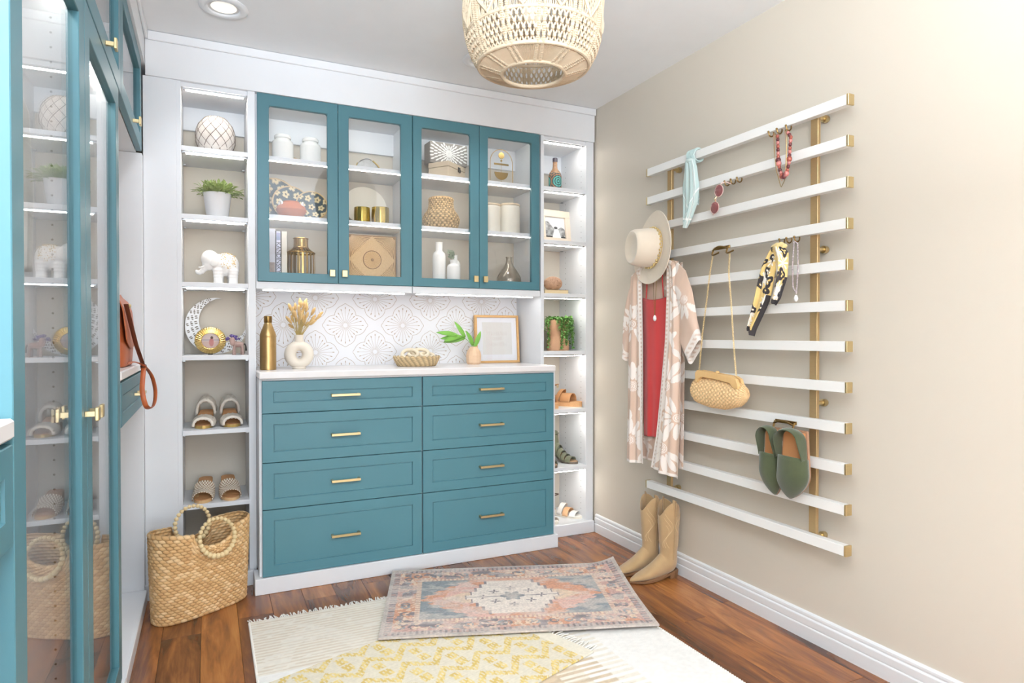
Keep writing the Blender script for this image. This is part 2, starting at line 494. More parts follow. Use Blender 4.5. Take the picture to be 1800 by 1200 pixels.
# ---- upper cabinets with glass doors
def door_frame(x0, x1, z0, z1, gx0, gx1, gz0, gz1, y0, y1):
    m = rect_frame(x0, x1, z0, z1, gx0, gx1, gz0, gz1, y0, y1, lambda a, b, w: (a, w, b))
    # rounded upper corners of the opening
    for sx, xx in ((1, gx0), (-1, gx1)):
        pts = [(xx, gz1)] + [(xx + sx*.011*(1-cos(a)) - 0, gz1 - .011*(1-sin(a))) for a in np.linspace(0, pi/2, 6)]
        m.prism(pts, y0+.002, y1, 'xz')
    return m
def tab_knob(parent, x, y, z):
    m = MB(); m.box(x-.004, x+.004, y-.018, y, z-.009, z+.009, .0008)
    m.box(x-.0125, x+.0125, y-.026, y-.017, z-.016, z+.016, .0015)
    return part(parent, 'knob', m, brass)
def upper_cabinet(label, x0, x1, doors):
    t = thing('wall_cabinet', label, 'cabinet', ((x0+x1)/2, 3.3, 1.34))
    yf = 3.157
    part(t, 'side_panel', MB().box(x0+.001, x0+.019, yf, YB-.001, 1.345, 2.227), white)
    part(t, 'side_panel', MB().box(x1-.019, x1-.001, yf, YB-.001, 1.345, 2.227), white)
    part(t, 'top_panel', MB().box(x0+.019, x1-.019, yf, YB-.001, 2.207, 2.227), white)
    part(t, 'bottom_panel', MB().box(x0+.019, x1-.019, yf, YB-.001, 1.372, 1.392), white)
    part(t, 'light_rail', MB().box(x0+.001, x1-.001, 3.140, 3.158, 1.338, 1.371, .001), white)
    part(t, 'under_panel', MB().box(x0+.019, x1-.019, 3.158, YB-.001, 1.345, 1.352), white)
    part(t, 'wall_cleat', MB().box(x0+.019, x1-.019, YB-.02, YB-.001, 2.093, 2.207, .001), white)
    u = part(t, 'under_light', MB().box(x0+.03, x1-.03, 3.168, 3.186, 1.336, 1.345), alu)
    part(u, 'light_strip', MB().box(x0+.032, x1-.032, 3.170, 3.184, 1.333, 1.3362), led_under)
    part(t, 'inner_fill_strip', MB().box(x0+.03, x1-.03, 3.162, 3.171, 2.200, 2.2068), P('inner_fill_glow', (255, 255, 255), .5, emit=((255, 248, 238), 15.0)) if 'inner_fill_glow' not in MATS else MATS['inner_fill_glow'])  # added glowing strip that brightens the cabinet interior
    for z in (1.956, 1.687):
        s = part(t, 'shelf', MB().box(x0+.019, x1-.019, 3.172, YB-.002, z-.019, z, .001), white)
        part(s, 'light_strip', MB().box(x0+.03, x1-.03, 3.176, 3.184, z-.0225, z-.0192), MATS['inner_fill_glow'])  # added glow under the shelf edge, brightens the compartment below
    for (dx0, dx1, gx0, gx1, kx) in doors:
        d = part(t, 'door', door_frame(dx0, dx1, 1.373, 2.2275, gx0, gx1, 1.416, 2.175, 3.135, 3.155), teal)
        part(d, 'pane', MB().box(gx0-.004, gx1+.004, 3.147, 3.151, 1.412, 2.179), glass)
        tab_knob(d, kx, 3.135, 1.420)
    return t
upper_cabinet('teal wall cabinet with two glass doors, beside the left bookcase', 0.198, 0.9315,
              [(.206, .5645, .256, .516, .534), (.5665, .931, .616, .873, .592)])
upper_cabinet('teal wall cabinet with two glass doors, beside the right bookcase', 0.9325, 1.661,
              [(.9345, 1.2945, .980, 1.243, 1.268), (1.2965, 1.653, 1.344, 1.603, 1.322)])

# ---- wallpaper panel between counter and cabinets
wp = solo('wallpaper_panel', 'white wallpaper with gold outlined flowers behind the counter', 'wallpaper',
          MB().box(.198, 1.661, 3.4425, 3.4445, .96, 1.352), P('white_wallpaper', (243, 243, 246), .6), loc=(.93, 3.444, .96))
def ribbon(m, pts, w, y):
    """thin flat printed line on the plane Y = y"""
    pts = np.asarray(pts, float); n = len(pts)
    if n < 2: return
    d = np.gradient(pts, axis=0); d /= np.maximum(np.linalg.norm(d, axis=1, keepdims=True), 1e-9)
    nn = np.stack([-d[:, 1], d[:, 0]], 1)*w/2
    a = pts+nn; b = pts-nn
    lo = lambda p: (p[0], y, p[1])
    o = len(m.v); m.v += [lo(p) for p in a]+[lo(p) for p in b]
    m.f += [(o+i, o+i+1, o+n+i+1, o+n+i) for i in range(n-1)]
def clip_runs(pts, x0=.1985, x1=1.6605, z0=.967, z1=1.345):
    run = []
    for p in pts:
        if x0 <= p[0] <= x1 and z0 <= p[1] <= z1: run.append(p)
        else:
            if len(run) > 1: yield run
            run = []
    if len(run) > 1: yield run
pr = MB(); yy = 3.4418
for row in range(-1, 4):
    for colm in range(-1, 6):
        cx = 0.656 + (colm-1)*0.3105 + (0.155 if row % 2 else 0); cz = 1.178 + (row-1)*0.1415
        cz = 1.178 + (row-1)*0.1415
        if (row-1) % 2: cx = 0.503 + colm*0.3105 - .3105
        else: cx = 0.656 + colm*0.3105 - .3105*1
        # four-lobed outline with little pointed tips
        out = []
        for q in range(4):
            for a in np.linspace(-pi/4, pi/4, 41):
                R = .070*cos(a) + sqrt(max(.058**2*1.0 - (.070*sin(a))**2*.72, 0.0))*0.66
                R += .008*math.exp(-(a/.10)**2)
                th = q*pi/2 + a
                out.append((cx + R*cos(th)*1.02, cz + R*sin(th)*.98))
        out.append(out[0])
        for run in clip_runs(out): ribbon(pr, run, .0020, yy)
        for i in range(24):
            th = 2*pi*i/24; k = i % 6
            R = {0: .091, 1: .083, 5: .083, 2: .070, 4: .070, 3: .064}[k]
            p0 = (cx+.012*cos(th), cz+.012*sin(th)); p1 = (cx+R*cos(th), cz+R*sin(th))
            for run in clip_runs([tuple(np.array(p0)*(1-s)+np.array(p1)*s) for s in np.linspace(0, 1, 24)]): ribbon(pr, run, .0013, yy)
            tip = [(p1[0]+s*.010*cos(th), p1[1]+s*.010*sin(th)) for s in (-.5, .5)]
            for run in clip_runs(tip): ribbon(pr, run, .0042, yy-.0002)
part(wp, 'gold_flower_print', pr, P('gold_print', (188, 168, 148), .5), kind='stuff')

# ================================================================== DRESSER
dr = thing('dresser', 'teal eight drawer dresser with white frame and brass bar pulls', 'dresser', (0.93, 3.2, 0))
part(dr, 'side_panel', MB().box(.1985, .212, 2.994, YB-.001, .07, .935, .001), white)
part(dr, 'side_panel', MB().box(1.654, 1.661, 2.994, YB-.001, .07, .935, .001), white)
part(dr, 'side_panel', MB().box(1.661, 1.672, 2.994, 3.137, .07, .935, .001), white)
part(dr, 'divider', MB().box(.926, .940, 2.997, 3.40, .07, .93, .0005), white)
part(dr, 'top_rail', MB().box(.212, 1.654, 2.982, 3.40, .9275, .9349, .0008), white)
part(dr, 'carcass', MB().box(.213, 1.653, 3.02, 3.43, .07, .92), P('carcass_dark', (30, 45, 50), .8))
part(dr, 'kick', MB().box(.178, 1.676, 2.966, 3.100, 0, .069, .002), white)
rows = [(.785, .926), (.5695, .7825), (.364, .567), (.071, .3615)]
def drawer_front(m, x0, x1, z0, z1, y0, y1, ins=.046, dep=.005):
    """slab with a recessed flat panel and a stepped edge"""
    b = .0016; ix0, ix1, iz0, iz1 = x0+ins, x1-ins, z0+ins, z1-ins
    rings = [(x0, x1, z0, z1, y1), (x0, x1, z0, z1, y0+b), (x0+b, x1-b, z0+b, z1-b, y0), (ix0, ix1, iz0, iz1, y0),
             (ix0+.0018, ix1-.0018, iz0+.0018, iz1-.0018, y0+dep), (ix0+.0045, ix1-.0045, iz0+.0045, iz1-.0045, y0+dep),
             (ix0+.0055, ix1-.0055, iz0+.0055, iz1-.0055, y0+dep-.0015)]
    o = len(m.v)
    for (a, c, d, e, y) in rings: m.v += [(a, y, d), (c, y, d), (c, y, e), (a, y, e)]
    for r in range(len(rings)-1):
        for i in range(4):
            j = (i+1) % 4; m.f.append((o+4*r+i, o+4*r+j, o+4*r+4+j, o+4*r+4+i))
    n = len(rings)-1
    m.f.append((o+4*n, o+4*n+1, o+4*n+2, o+4*n+3)); m.f.append((o+3, o+2, o+1, o))
    return m
def bar_pull(parent, x, y, z, w=.130):
    m = MB(); m.box(x-w/2, x+w/2, y-.030, y-.020, z-.0055, z+.0055, .001)
    for sx in (-1, 1): m.box(x+sx*(w/2-.006)-.005, x+sx*(w/2-.006)+.005, y-.022, y, z-.0055, z+.0055, .0008)
    return part(parent, 'bar_pull', m, brass)
for (z0, z1) in rows:
    for (x0, x1) in ((.2105, .9295), (.9355, 1.655)):
        d = part(dr, 'drawer_front', drawer_front(MB(), x0, x1, z0, z1, 2.977, 2.996), teal)
        bar_pull(d, (x0+x1)/2-.004, 2.977 + .004, (z0+z1)/2)
ct = solo('countertop', 'white marble look countertop on top of the teal dresser', 'countertop',
          MB().box(.197, 1.660, 2.963, 3.4415, .9352, .966, .004), marble, loc=(.93, 3.2, .9352))

# ================================================================== LEFT SIDE BUILT-INS
XD = -0.245
def door_frame_x(ya, yb, z0, z1, st, xo=XD, th=.020):
    return rect_frame(ya, yb, z0, z1, ya+st, yb-st, z0+st, z1-st, xo, xo-th, lambda a, b, w: (w, a, b))
def t_knob(parent, y, z):
    m = MB(); m.box(XD, XD+.022, y-.005, y+.005, z-.006, z+.006, .0008)
    m.box(XD+.020, XD+.028, y-.013, y+.013, z-.015, z+.015, .0015)
    return part(parent, 'knob', m, brass)
w = thing('display_wardrobe', 'tall teal wardrobe with two full height glass doors', 'wardrobe', (-.5, 1.7, 0))
part(w, 'side_panel', MB().box(-.84, -.266, 1.102, 1.120, .06, 1.885), teal)
part(w, 'side_panel', MB().box(-.84, -.247, 2.303, 2.320, .06, 1.885), white)
part(w, 'partition', MB().box(-.84, -.268, 1.692, 1.710, .06, 1.885), white)
part(w, 'back_panel', MB().box(-.85, -.84, 1.102, 2.32, .06, 1.885), white)
part(w, 'top_panel', MB().box(-.84, -.266, 1.12, 2.303, 1.868, 1.885), white)
part(w, 'base_panel', MB().box(-.84, -.266, 1.12, 2.303, .06, .08), white)
part(w, 'kick', MB().box(-.84, -.238, 1.102, 2.32, 0, .058), white)
part(w, 'light_strip', MB().box(-.300, -.288, 1.14, 1.68, 1.862, 1.8675), led)  # added strip to brighten the wardrobe interior
part(w, 'light_strip', MB().box(-.300, -.288, 1.72, 2.29, 1.862, 1.8675), led)  # same added strip behind the second door
part(w, 'hanging_rail', MB().rod((-.55, 1.12, 1.78), (-.55, 1.692, 1.78), .012, 12), alu, True)
part(w, 'pin_holes', pin_holes([(-.305, 1.6912), (-.32, 2.3024), (-.62, 1.6912), (-.62, 2.3024)], .12, 1.84, 'y'), dark, kind='stuff')
for i, (ya, yb) in enumerate(((1.102, 1.700), (1.703, 2.300))):
    d = part(w, 'door', door_frame_x(ya, yb, .066, 1.882, .066), teal)
    part(d, 'pane', MB().box(XD-.016, XD-.012, ya+.062, yb-.062, .128, 1.820), glass)
    t_knob(d, 1.672 if i == 0 else 1.735, .955)
# overhead cabinet with lift-up glass doors
oc = thing('overhead_cabinet', 'teal overhead cabinet with lift-up glass doors under the ceiling', 'cabinet', (-.5, 2.1, 1.886))
part(oc, 'bottom_panel', MB().box(-.84, -.268, 1.02, 3.09, 1.8865, 1.905), white)
part(oc, 'top_panel', MB().box(-.84, -.268, 1.02, 3.09, 2.249, 2.267), white)
for yv in (1.02, 1.684, 2.368, 3.072): part(oc, 'side_panel', MB().box(-.84, -.268, yv, yv+.018, 1.905, 2.249), white)
part(oc, 'back_panel', MB().box(-.85, -.84, 1.02, 3.09, 1.8865, 2.267), white)
for (ya, yb) in ((1.02, 1.690), (1.693, 2.374), (2.377, 3.070)):
    d = part(oc, 'door', door_frame_x(ya, yb, 1.8885, 2.266, .058), teal)
    part(d, 'pane', MB().box(XD-.016, XD-.012, ya+.054, yb-.054, 1.9425, 2.212), glass)
    t_knob(d, (ya+yb)/2, 1.912)
part(oc, 'pin_holes', pin_holes([(-.31, 2.3675), (-.31, 3.0715)], 1.93, 2.23, 'y'), dark, kind='stuff')
# vanity sections: counter, drawer, open below
def vanity(label, ya, yb, ndr, lab2):
    t = thing('vanity_unit', label, 'vanity', (-.5, (ya+yb)/2, 0))
    part(t, 'back_panel', MB().box(-.85, -.84, ya, yb, .06, .978), white)
    part(t, 'platform', MB().box(-.84, -.250, ya, yb, .035, .056), white)
    part(t, 'kick', MB().box(-.262, -.236, ya, yb, 0, .0555, .002), white)
    part(t, 'drawer_box', MB().box(-.80, -.268, ya+.01, yb-.01, .850, .972), white)
    L = (yb-ya)/ndr
    for i in range(ndr):
        m = drawer_front(MB(), ya+i*L+.002, ya+(i+1)*L-.002, .838, .978, 0, .019, .04)
        m.v = [(XD - p[1], p[0], p[2]) for p in m.v]
        d = part(t, 'drawer_front', m, teal)
        yc = ya+(i+.62)*L
        h = MB(); h.box(XD+.020, XD+.029, yc-.06, yc+.06, .903, .913, .001)
        for s in (-1, 1): h.box(XD-.002, XD+.022, yc+s*.054-.005, yc+s*.054+.005, .903, .913, .0008)
        part(d, 'bar_pull', h, brass)
    solo('countertop', lab2, 'countertop', MB().box(-.84, -.243, ya, yb, .985, 1.014, .004), marble, loc=(-.5, (ya+yb)/2, .985))
    return t
vanity('teal vanity drawer unit in the corner, below the leather bag', 2.321, 3.088, 1, 'white countertop in the corner, carrying the leather bag')
vanity('teal vanity drawer unit at the left edge of the picture', .30, 1.100, 1, 'white countertop at the left edge of the picture')
e = thing('end_panel', 'white end panel between the corner vanity and the bookcase', 'panel', (-.5, 3.1, 0))
part(e, 'panel', MB().box(-.84, -.246, 3.090, 3.1365, .0, 1.886, .001), white)
part(e, 'upper_back', MB().box(-.85, -.84, 2.32, 3.09, 1.014, 1.886), white)
# ================================================================== WALL RACK
rk = thing('wall_rack', 'wall rack of twelve white bars on two brass posts', 'rack', (1.95, 2.0, .39))
bar_m = P('white_bar_enamel', (243, 242, 239), 0.35)
BZ = [1.928 - i*.13691 for i in range(12)]     # top edge of every bar
def copy_part(o, parent, dz=0.0):
    c = o.copy(); COL.objects.link(c); c.parent = parent; c.location = (0, 0, dz); return c
bar0 = part(rk, 'bar', MB().box(1.920, 1.948, 1.459, 2.529, BZ[0]-.035, BZ[0], .0012), bar_m)
cap0 = part(bar0, 'end_cap', MB().box(1.9192, 1.9488, 1.451, 1.4592, BZ[0]-.0358, BZ[0]+.0008, .001), brass)
cap1 = part(bar0, 'end_cap', MB().box(1.9192, 1.9488, 2.5288, 2.537, BZ[0]-.0358, BZ[0]+.0008, .001), brass)
bars = [bar0]
for i in range(1, 12):
    b = copy_part(bar0, rk, BZ[i]-BZ[0]); bars.append(b)
    for c in (cap0, cap1): copy_part(c, b)
for yc in (1.607, 2.398):
    p = part(rk, 'post', MB().box(1.9485, 1.962, yc-.0155, yc+.0155, .392, 1.915, .001), bronze_post)
    for z in (1.900, 1.434, .885, .408):
        m = MB().lathe([(.0075, 0), (.0075, .028), (.0135, .029), (.0135, .044), (.011, .0485)], 18)
        m.xf(Matrix.Translation((1.962, yc-.004, z)) @ Matrix.Rotation(pi/2, 4, 'Y'))
        part(p, 'standoff', m, brass, True)
def j_hook(y, bz, parent, side=0.0):
    """small open hook screwed under a bar"""
    zb = bz-.035
    pts = [(1.934, y, zb+.001), (1.934, y, zb-.006)] + [(1.934-.011+.011*cos(a), y+side*.3*(a/pi), zb-.006-.012*sin(a)) for a in np.linspace(0, pi, 9)[1:]] + [(1.910, y+side*.3, zb-.002)]
    m = MB().tube(pts, .0026, 8); m.sphere((1.910, y+side*.3, zb-.001), .0042, 10, 6)
    part(parent, 'hook', m, brass_dk, True)
for y in (1.775, 1.736, 1.694): j_hook(y, BZ[0], bars[0], .01)
for y in (2.002, 1.968, 1.934): j_hook(y, BZ[1], bars[1], .01)
for y in (1.722, 1.690, 1.655): j_hook(y, BZ[3], bars[3], .01)
# double-pronged hook for the clutch, one for the mules, one for the hat and the robe
def prong_hook(y0, y1, bz, parent, reach=.05):
    zb = bz-.036
    m = MB()
    ctr = [(1.915, y0, zb+.004)] + [(1.906-.004*sin(a), y0+(y1-y0)*s, zb-.002+.012*sin(pi*s)) for s, a in zip(np.linspace(0, 1, 11), np.linspace(0, pi, 11))] + [(1.915, y1, zb+.004)]
    m.tube(ctr, .0036, 8)
    for y in (y0, y1):
        m.tube([(1.912, y, zb+.006), (1.905, y, zb-.010), (1.900, y-.002, zb-.020), (1.896, y-.012, zb-.023), (1.893, y-.030, zb-.021), (1.891, y-reach, zb-.017)], .0036, 8)
    m.box(1.915, 1.922, min(y0, y1)-.004, max(y0, y1)+.004, zb, zb+.012, .001)
    part(parent, 'hook', m, brass_dk, True)
prong_hook(2.066, 1.985, BZ[3], bars[3])
prong_hook(1.742, 1.655, BZ[8]+.006, bars[8], .028)
j_hook(2.392, BZ[3], bars[3])

# ---- hanging cloth
def resample(pts, n):
    pts = np.asarray(pts, float); d = np.r_[0, np.cumsum(np.linalg.norm(np.diff(pts, axis=0), axis=1))]
    t = np.linspace(0, d[-1], n); return np.stack([np.interp(t, d, pts[:, k]) for k in range(pts.shape[1])], 1)
def cloth(Lp, Rp, X0, nu, nv, amp, nf, seed=0, bow=0.0, Xend=None):
    """sheet hanging between two edge lines given as (y, z)"""
    a = resample(Lp, nv); b = resample(Rp, nv); r = np.random.default_rng(seed)
    ph = r.random(3)*6
    u = np.linspace(0, 1, nu)[None, :]; v = np.linspace(0, 1, nv)[:, None]
    Y = a[:, :1]*(1-u)+b[:, :1]*u; Z = a[:, 1:]*(1-u)+b[:, 1:]*u
    X = X0 - amp*(.35+.65*v)*(.6*np.sin(nf*2*pi*u+ph[0]+1.2*v)+.4*np.sin(nf*4.3*pi*u+ph[1]-1.7*v)) - bow*np.sin(pi*u)
    if Xend is not None: X = X + (Xend-X0)*v
    return np.stack([X, Y, Z], 2), np.broadcast_to(u, X.shape), np.broadcast_to(v, X.shape)
def cloth_obj(parent, name, Pn, mat, cols=None, th=.0012):
    m = MB().grid(Pn); o = part(parent, name, m, mat, True, cols=cols); solid_mod(o, th); return o
fab_v = P('printed_cloth', (255, 255, 255), .85, vcol=True, sheen=.2, bump=(900, .08, .0005))

# ---- robe (kimono) hanging under the hat
def lace_cols(Y, Z, edge, hem):
    """white embroidered leaves on a dusty pink sheer cloth; edge/hem = distance (m) to the trimmed edges"""
    base = L3((222, 194, 175)); wht = L3((250, 240, 232)); tan = L3((196, 160, 128))
    c = np.ones(Y.shape+(3,))*base
    c = c*(1-.25*vnoise(Y*40, Z*14, 5)[..., None]) + .25*vnoise(Y*40, Z*14, 5)[..., None]*tan
    mask = np.zeros(Y.shape)
    rr = np.random.default_rng(3)
    # sprays of long leaves fanning from curved stems
    for (cy, cz, R, a0, a1, n) in SPRAYS:
        for i in range(n):
            a = a0+(a1-a0)*i/(n-1); ly, lz = cy+R*.62*cos(a), cz+R*.62*sin(a)
            dy, dz = Y-ly, Z-lz; uu = dy*cos(a)+dz*sin(a); vv = -dy*sin(a)+dz*cos(a)
            mask = np.maximum(mask, ((uu/(R*.36))**2+(vv/(R*.115))**2 < 1).astype(float))
        d = np.hypot(Y-cy, Z-cz); mask = np.maximum(mask, ((d < R*.2) & (np.sin(d*900) > -.2)).astype(float))
    for k in range(60):
        ly = rr.uniform(2.1, 2.66); lz = rr.uniform(.5, 1.46); a = rr.uniform(0, 3.1)
        dy, dz = Y-ly, Z-lz; uu = dy*cos(a)+dz*sin(a); vv = -dy*sin(a)+dz*cos(a)
        mask = np.maximum(mask, ((uu/.024)**2+(vv/.010)**2 < 1).astype(float)*(rr.random() < .62))
    band = (edge < .030) | (hem < .012)
    holes = (np.sin(Z*330) > .15) & (np.abs(edge-.015) < .006)
    mask = np.where(band, 1.0, mask); mask = np.where(holes & (edge < .03), 0.25, mask)
    return c*(1-mask[..., None])+wht*mask[..., None]
SPRAYS = [(2.315, .62, .12, -2.6, 1.9, 11), (2.30, .90, .13, -1.2, 2.6, 9), (2.29, 1.17, .11, -1.9, 2.2, 9), (2.28, 1.36, .10, -2.4, 2.0, 9),
          (2.56, .62, .11, -.2, 3.4, 9), (2.55, .88, .12, .2, 3.8, 9), (2.56, 1.18, .10, .4, 4.2, 9), (2.19, 1.28, .09, -2.4, .8, 7), (2.62, 1.16, .07, -.6, 3.2, 7),
          (2.24, .76, .10, -2.0, 1.2, 7)]
lace_m = P('sheer_lace_cloth', (255, 255, 255), .9, vcol=True, sheen=.25, alpha=.93, bump=(700, .12, .0006))
kim = thing('robe', 'sheer pink lace robe with white leaf embroidery, under the hat', 'robe', (1.87, 2.4, .5))
Li = [(2.47, 1.462), (2.508, 1.427), (2.499, 1.299), (2.485, 1.097), (2.475, .828), (2.474, .653), (2.464, .520)]
Lo = [(2.49, 1.462), (2.60, 1.416), (2.612, 1.292), (2.618, 1.011), (2.619, .814), (2.622, .66), (2.620, .505)]
Ri = [(2.36, 1.468), (2.323, 1.452), (2.322, 1.298), (2.329, 1.098), (2.36, .838), (2.384, .665), (2.421, .511)]
Ro = [(2.34, 1.470), (2.245, 1.452), (2.229, 1.348), (2.221, 1.199), (2.22, 1.0), (2.219, .751), (2.229, .495)]
Bk, u, v = cloth([(2.585, 1.425), (2.60, 1.0), (2.60, .53)], [(2.25, 1.45), (2.235, 1.0), (2.24, .53)], 1.900, 110, 200, .006, 3, 4)
ed = np.full(u.shape, .2); cc = lace_cols(Bk[..., 1], Bk[..., 2], ed, Bk[..., 2]-.53)*.96
cloth_obj(kim, 'back_panel', Bk, lace_m, cc.reshape(-1, 3))
for nm, a, b, sd in (('front_panel', Li, Lo, 11), ('front_panel', Ri, Ro, 12)):
    Pn, u, v = cloth(a, b, 1.876, 120, 420, .013, 1.6, sd, .012, 1.862)
    wdt = np.hypot(Pn[:, -1, 1]-Pn[:, 0, 1], Pn[:, -1, 2]-Pn[:, 0, 2])[:, None]
    cc = lace_cols(Pn[..., 1], Pn[..., 2], u*wdt, (1-v)*.95)
    cloth_obj(kim, nm, Pn, lace_m, cc.reshape(-1, 3))
def sleeve(top, bot, X0, dep, seed):
    """flattened tube from the shoulder to the cuff"""
    NL = 130; a = resample(top, NL); b = resample(bot, NL); n = 84; A = []
    for i in range(NL):
        row = []
        for k in range(n):
            th = 2*pi*k/n; s = .5-.5*cos(th)
            row.append((X0 - dep*(.6+.4*i/(NL-1))*sin(th) - .004*sin(3*th+i*.05+seed), a[i, 0]*(1-s)+b[i, 0]*s, a[i, 1]*(1-s)+b[i, 1]*s))
        A.append(row)
    A = np.array(A); V = np.linspace(0, 1, NL)[:, None]*np.ones((1, n))
    cc = lace_cols(A[..., 1], A[..., 2], (1-V)*.24, np.full(V.shape, .2))
    m = MB().grid(A, cv=True); o = part(kim, 'sleeve', m, lace_m, True, cols=cc.reshape(-1, 3)); solid_mod(o, .001)
sleeve([(2.262, 1.455), (2.20, 1.408), (2.163, 1.319), (2.137, 1.197), (2.106, 1.105)], [(2.268, 1.34), (2.256, 1.27), (2.236, 1.199), (2.226, 1.094), (2.172, 1.002)], 1.878, .022, 1)
sleeve([(2.57, 1.43), (2.61, 1.36), (2.634, 1.28), (2.650, 1.2), (2.660, 1.038)], [(2.565, 1.34), (2.585, 1.28), (2.598, 1.207), (2.604, 1.095), (2.628, .995)], 1.878, .020, 2)
part(kim, 'hanger', MB().tube([(1.89, 2.60, 1.405), (1.89, 2.52, 1.442), (1.89, 2.41, 1.462), (1.89, 2.30, 1.446), (1.89, 2.225, 1.41)], .007, 8).tube([(1.89, 2.41, 1.462), (1.895, 2.41, 1.478), (1.905, 2.402, 1.480)], .002, 6), P('hanger_wood', (120, 84, 55), .5), True)
# red camisole dress
red_m = P('red_jersey', (188, 48, 46), .8, col2=(172, 38, 40), nscale=20, sheen=.3, bump=(600, .08, .0006))
rd = thing('camisole', 'plain red camisole dress hanging inside the lace robe', 'dress', (1.885, 2.43, .65))
Pn, u, v = cloth([(2.523, 1.306), (2.520, 1.096), (2.514, .824), (2.506, .645)], [(2.335, 1.302), (2.33, 1.098), (2.34, .836), (2.37, .655)], 1.889, 40, 70, .005, 1.4, 21, .010)
Pn[:, :, 2] -= (1-v)**8*.012*np.sin(pi*u)
cloth_obj(rd, 'dress_body', Pn, red_m, None, .0015)
for y0, y1 in ((2.49, 2.47), (2.362, 2.372)):
    part(rd, 'strap', MB().tube([(1.886, y0, 1.300), (1.884, (y0+y1)/2, 1.38), (1.889, y1, 1.453)], .003, 6), red_m, True)
# pendant necklace over it
nk = thing('pendant_necklace', 'fine gold necklace with a white drop pendant on the red camisole', 'necklace', (1.858, 2.386, 1.19))
part(nk, 'chain', MB().tube([(1.868, 2.408, 1.462), (1.858, 2.398, 1.36), (1.857, 2.392, 1.27), (1.857, 2.388, 1.218)], .0014, 6).tube([(1.868, 2.372, 1.462), (1.858, 2.378, 1.36), (1.857, 2.383, 1.27), (1.857, 2.386, 1.218)], .0014, 6), gold, True)
part(nk, 'pendant', MB().lathe([(0, 0), (.006, .004), (.0085, .012), (.007, .022), (.003, .028), (0, .029)], 14, (1.857, 2.387, 1.190)), white_cer, True)

# ---- hat
felt = P('cream_felt', (230, 218, 200), .95, col2=(224, 210, 190), nscale=40, sheen=.4, bump=(500, .1, .0006))
ht = thing('felt_hat', 'wide brimmed cream felt hat with a gold chain band', 'hat', (1.862, 2.400, 1.528))
ax = Vector((-1.0, .16, .0)).normalized(); lx = Vector((0.0, -cos(radians(38)), sin(radians(38)))); lx = (lx-ax*lx.dot(ax)).normalized(); ly = ax.cross(lx)
HM = Matrix(((lx.x, ly.x, ax.x, 0), (lx.y, ly.y, ax.y, 0), (lx.z, ly.z, ax.z, 0), (0, 0, 0, 1)))
A = []
for rr_ in np.linspace(.97, 1, 2): pass
rs = [(.50, .0), (.60, -.001), (.75, -.002), (.90, .001), (.985, .006), (1.0, .009), (.99, .011), (.90, .006), (.75, .003), (.50, .006)]
m = MB()
for r_, z_ in rs:
    A.append([(.182*r_*cos(t), .152*r_*sin(t), z_ + .016*(r_**2)*cos(2*t)*0.5) for t in np.linspace(0, 2*pi, 64, endpoint=False)])
m.grid(np.array(A), cv=True).xf(HM); part(ht, 'brim', m, felt, True, world=False)
m = MB(); A = []
for (s, z_) in [(1.02, .002), (1.0, .012), (.985, .04), (.955, .075), (.92, .100), (.87, .112), (.80, .117), (.70, .116), (.60, .109), (.48, .103), (.3, .101), (.1, .1005), (.0, .1005)]:
    row = []
    for t in np.linspace(0, 2*pi, 56, endpoint=False):
        cx_, cy_ = .096*s*cos(t), .083*s*sin(t)
        pinch = 1-.16*max(0, cos(t))**3*(z_/.118)**2
        dz = .006*cos(t)*min(1, s/.6)
        row.append((cx_, cy_*pinch, z_ + (dz if z_ > .08 else 0)))
    A.append(row)
m.grid(np.array(A), cv=True).xf(HM); part(ht, 'crown', m, felt, True, world=False)
bd = MB()
for i in range(46):
    t = 2*pi*i/46; c_ = (.0985*cos(t), .0855*sin(t), .016+.004*(i % 2))
    bd.sphere(c_, (.0055, .0055, .0045), 8, 5)
bd.tube([(.0985*cos(t), .0855*sin(t), .010) for t in np.linspace(0, 2*pi, 50, endpoint=False)], .0018, 6, closed=True)
bd.xf(HM); part(ht, 'chain_band', bd, P('pale_gold_chain', (226, 200, 140), .4, .6), True, world=False)

# ---- pale aqua scarf knotted round the top bar
aq = thing('silk_scarf', 'pale aqua silk scarf knotted round the top bar', 'scarf', (1.91, 2.2, 1.9))
def aqua_cols(u, v):
    c = np.ones(u.shape+(3,))*L3((186, 206, 203)); w_ = L3((238, 243, 240)); d_ = L3((150, 172, 172))
    ln = (np.abs(u-.80) < .02) | (np.abs(u-.88) < .015) | (np.abs(v-.86+abs(0)) < .012) | (np.abs((u-.5)*.6+v-.72) < .012) | (np.abs(-(u-.5)*.6+v-.72) < .012)
    c = np.where(ln[..., None], w_, c); s_ = (np.sin(u*30+v*9) > .82); c = np.where(s_[..., None], c*.9+d_*.1, c)
    return c
Pn, u, v = cloth([(2.236, 1.888), (2.240, 1.84), (2.251, 1.778), (2.244, 1.702), (2.238, 1.638), (2.231, 1.597)], [(2.176, 1.888), (2.163, 1.850), (2.150, 1.762), (2.160, 1.700), (2.192, 1.640), (2.228, 1.597)], 1.903, 110, 180, .010, 1.7, 31, .012)
cloth_obj(aq, 'long_tail', Pn, fab_v, aqua_cols(u, v).reshape(-1, 3))
Pn, u, v = cloth([(2.245, 1.872), (2.250, 1.80), (2.262, 1.735), (2.258, 1.68)], [(2.19, 1.872), (2.175, 1.80), (2.16, 1.73), (2.165, 1.69)], 1.913, 80, 110, .008, 2.2, 33)
cloth_obj(aq, 'short_tail', Pn, fab_v, aqua_cols(u, v).reshape(-1, 3)*.94)
m = MB(); A = []
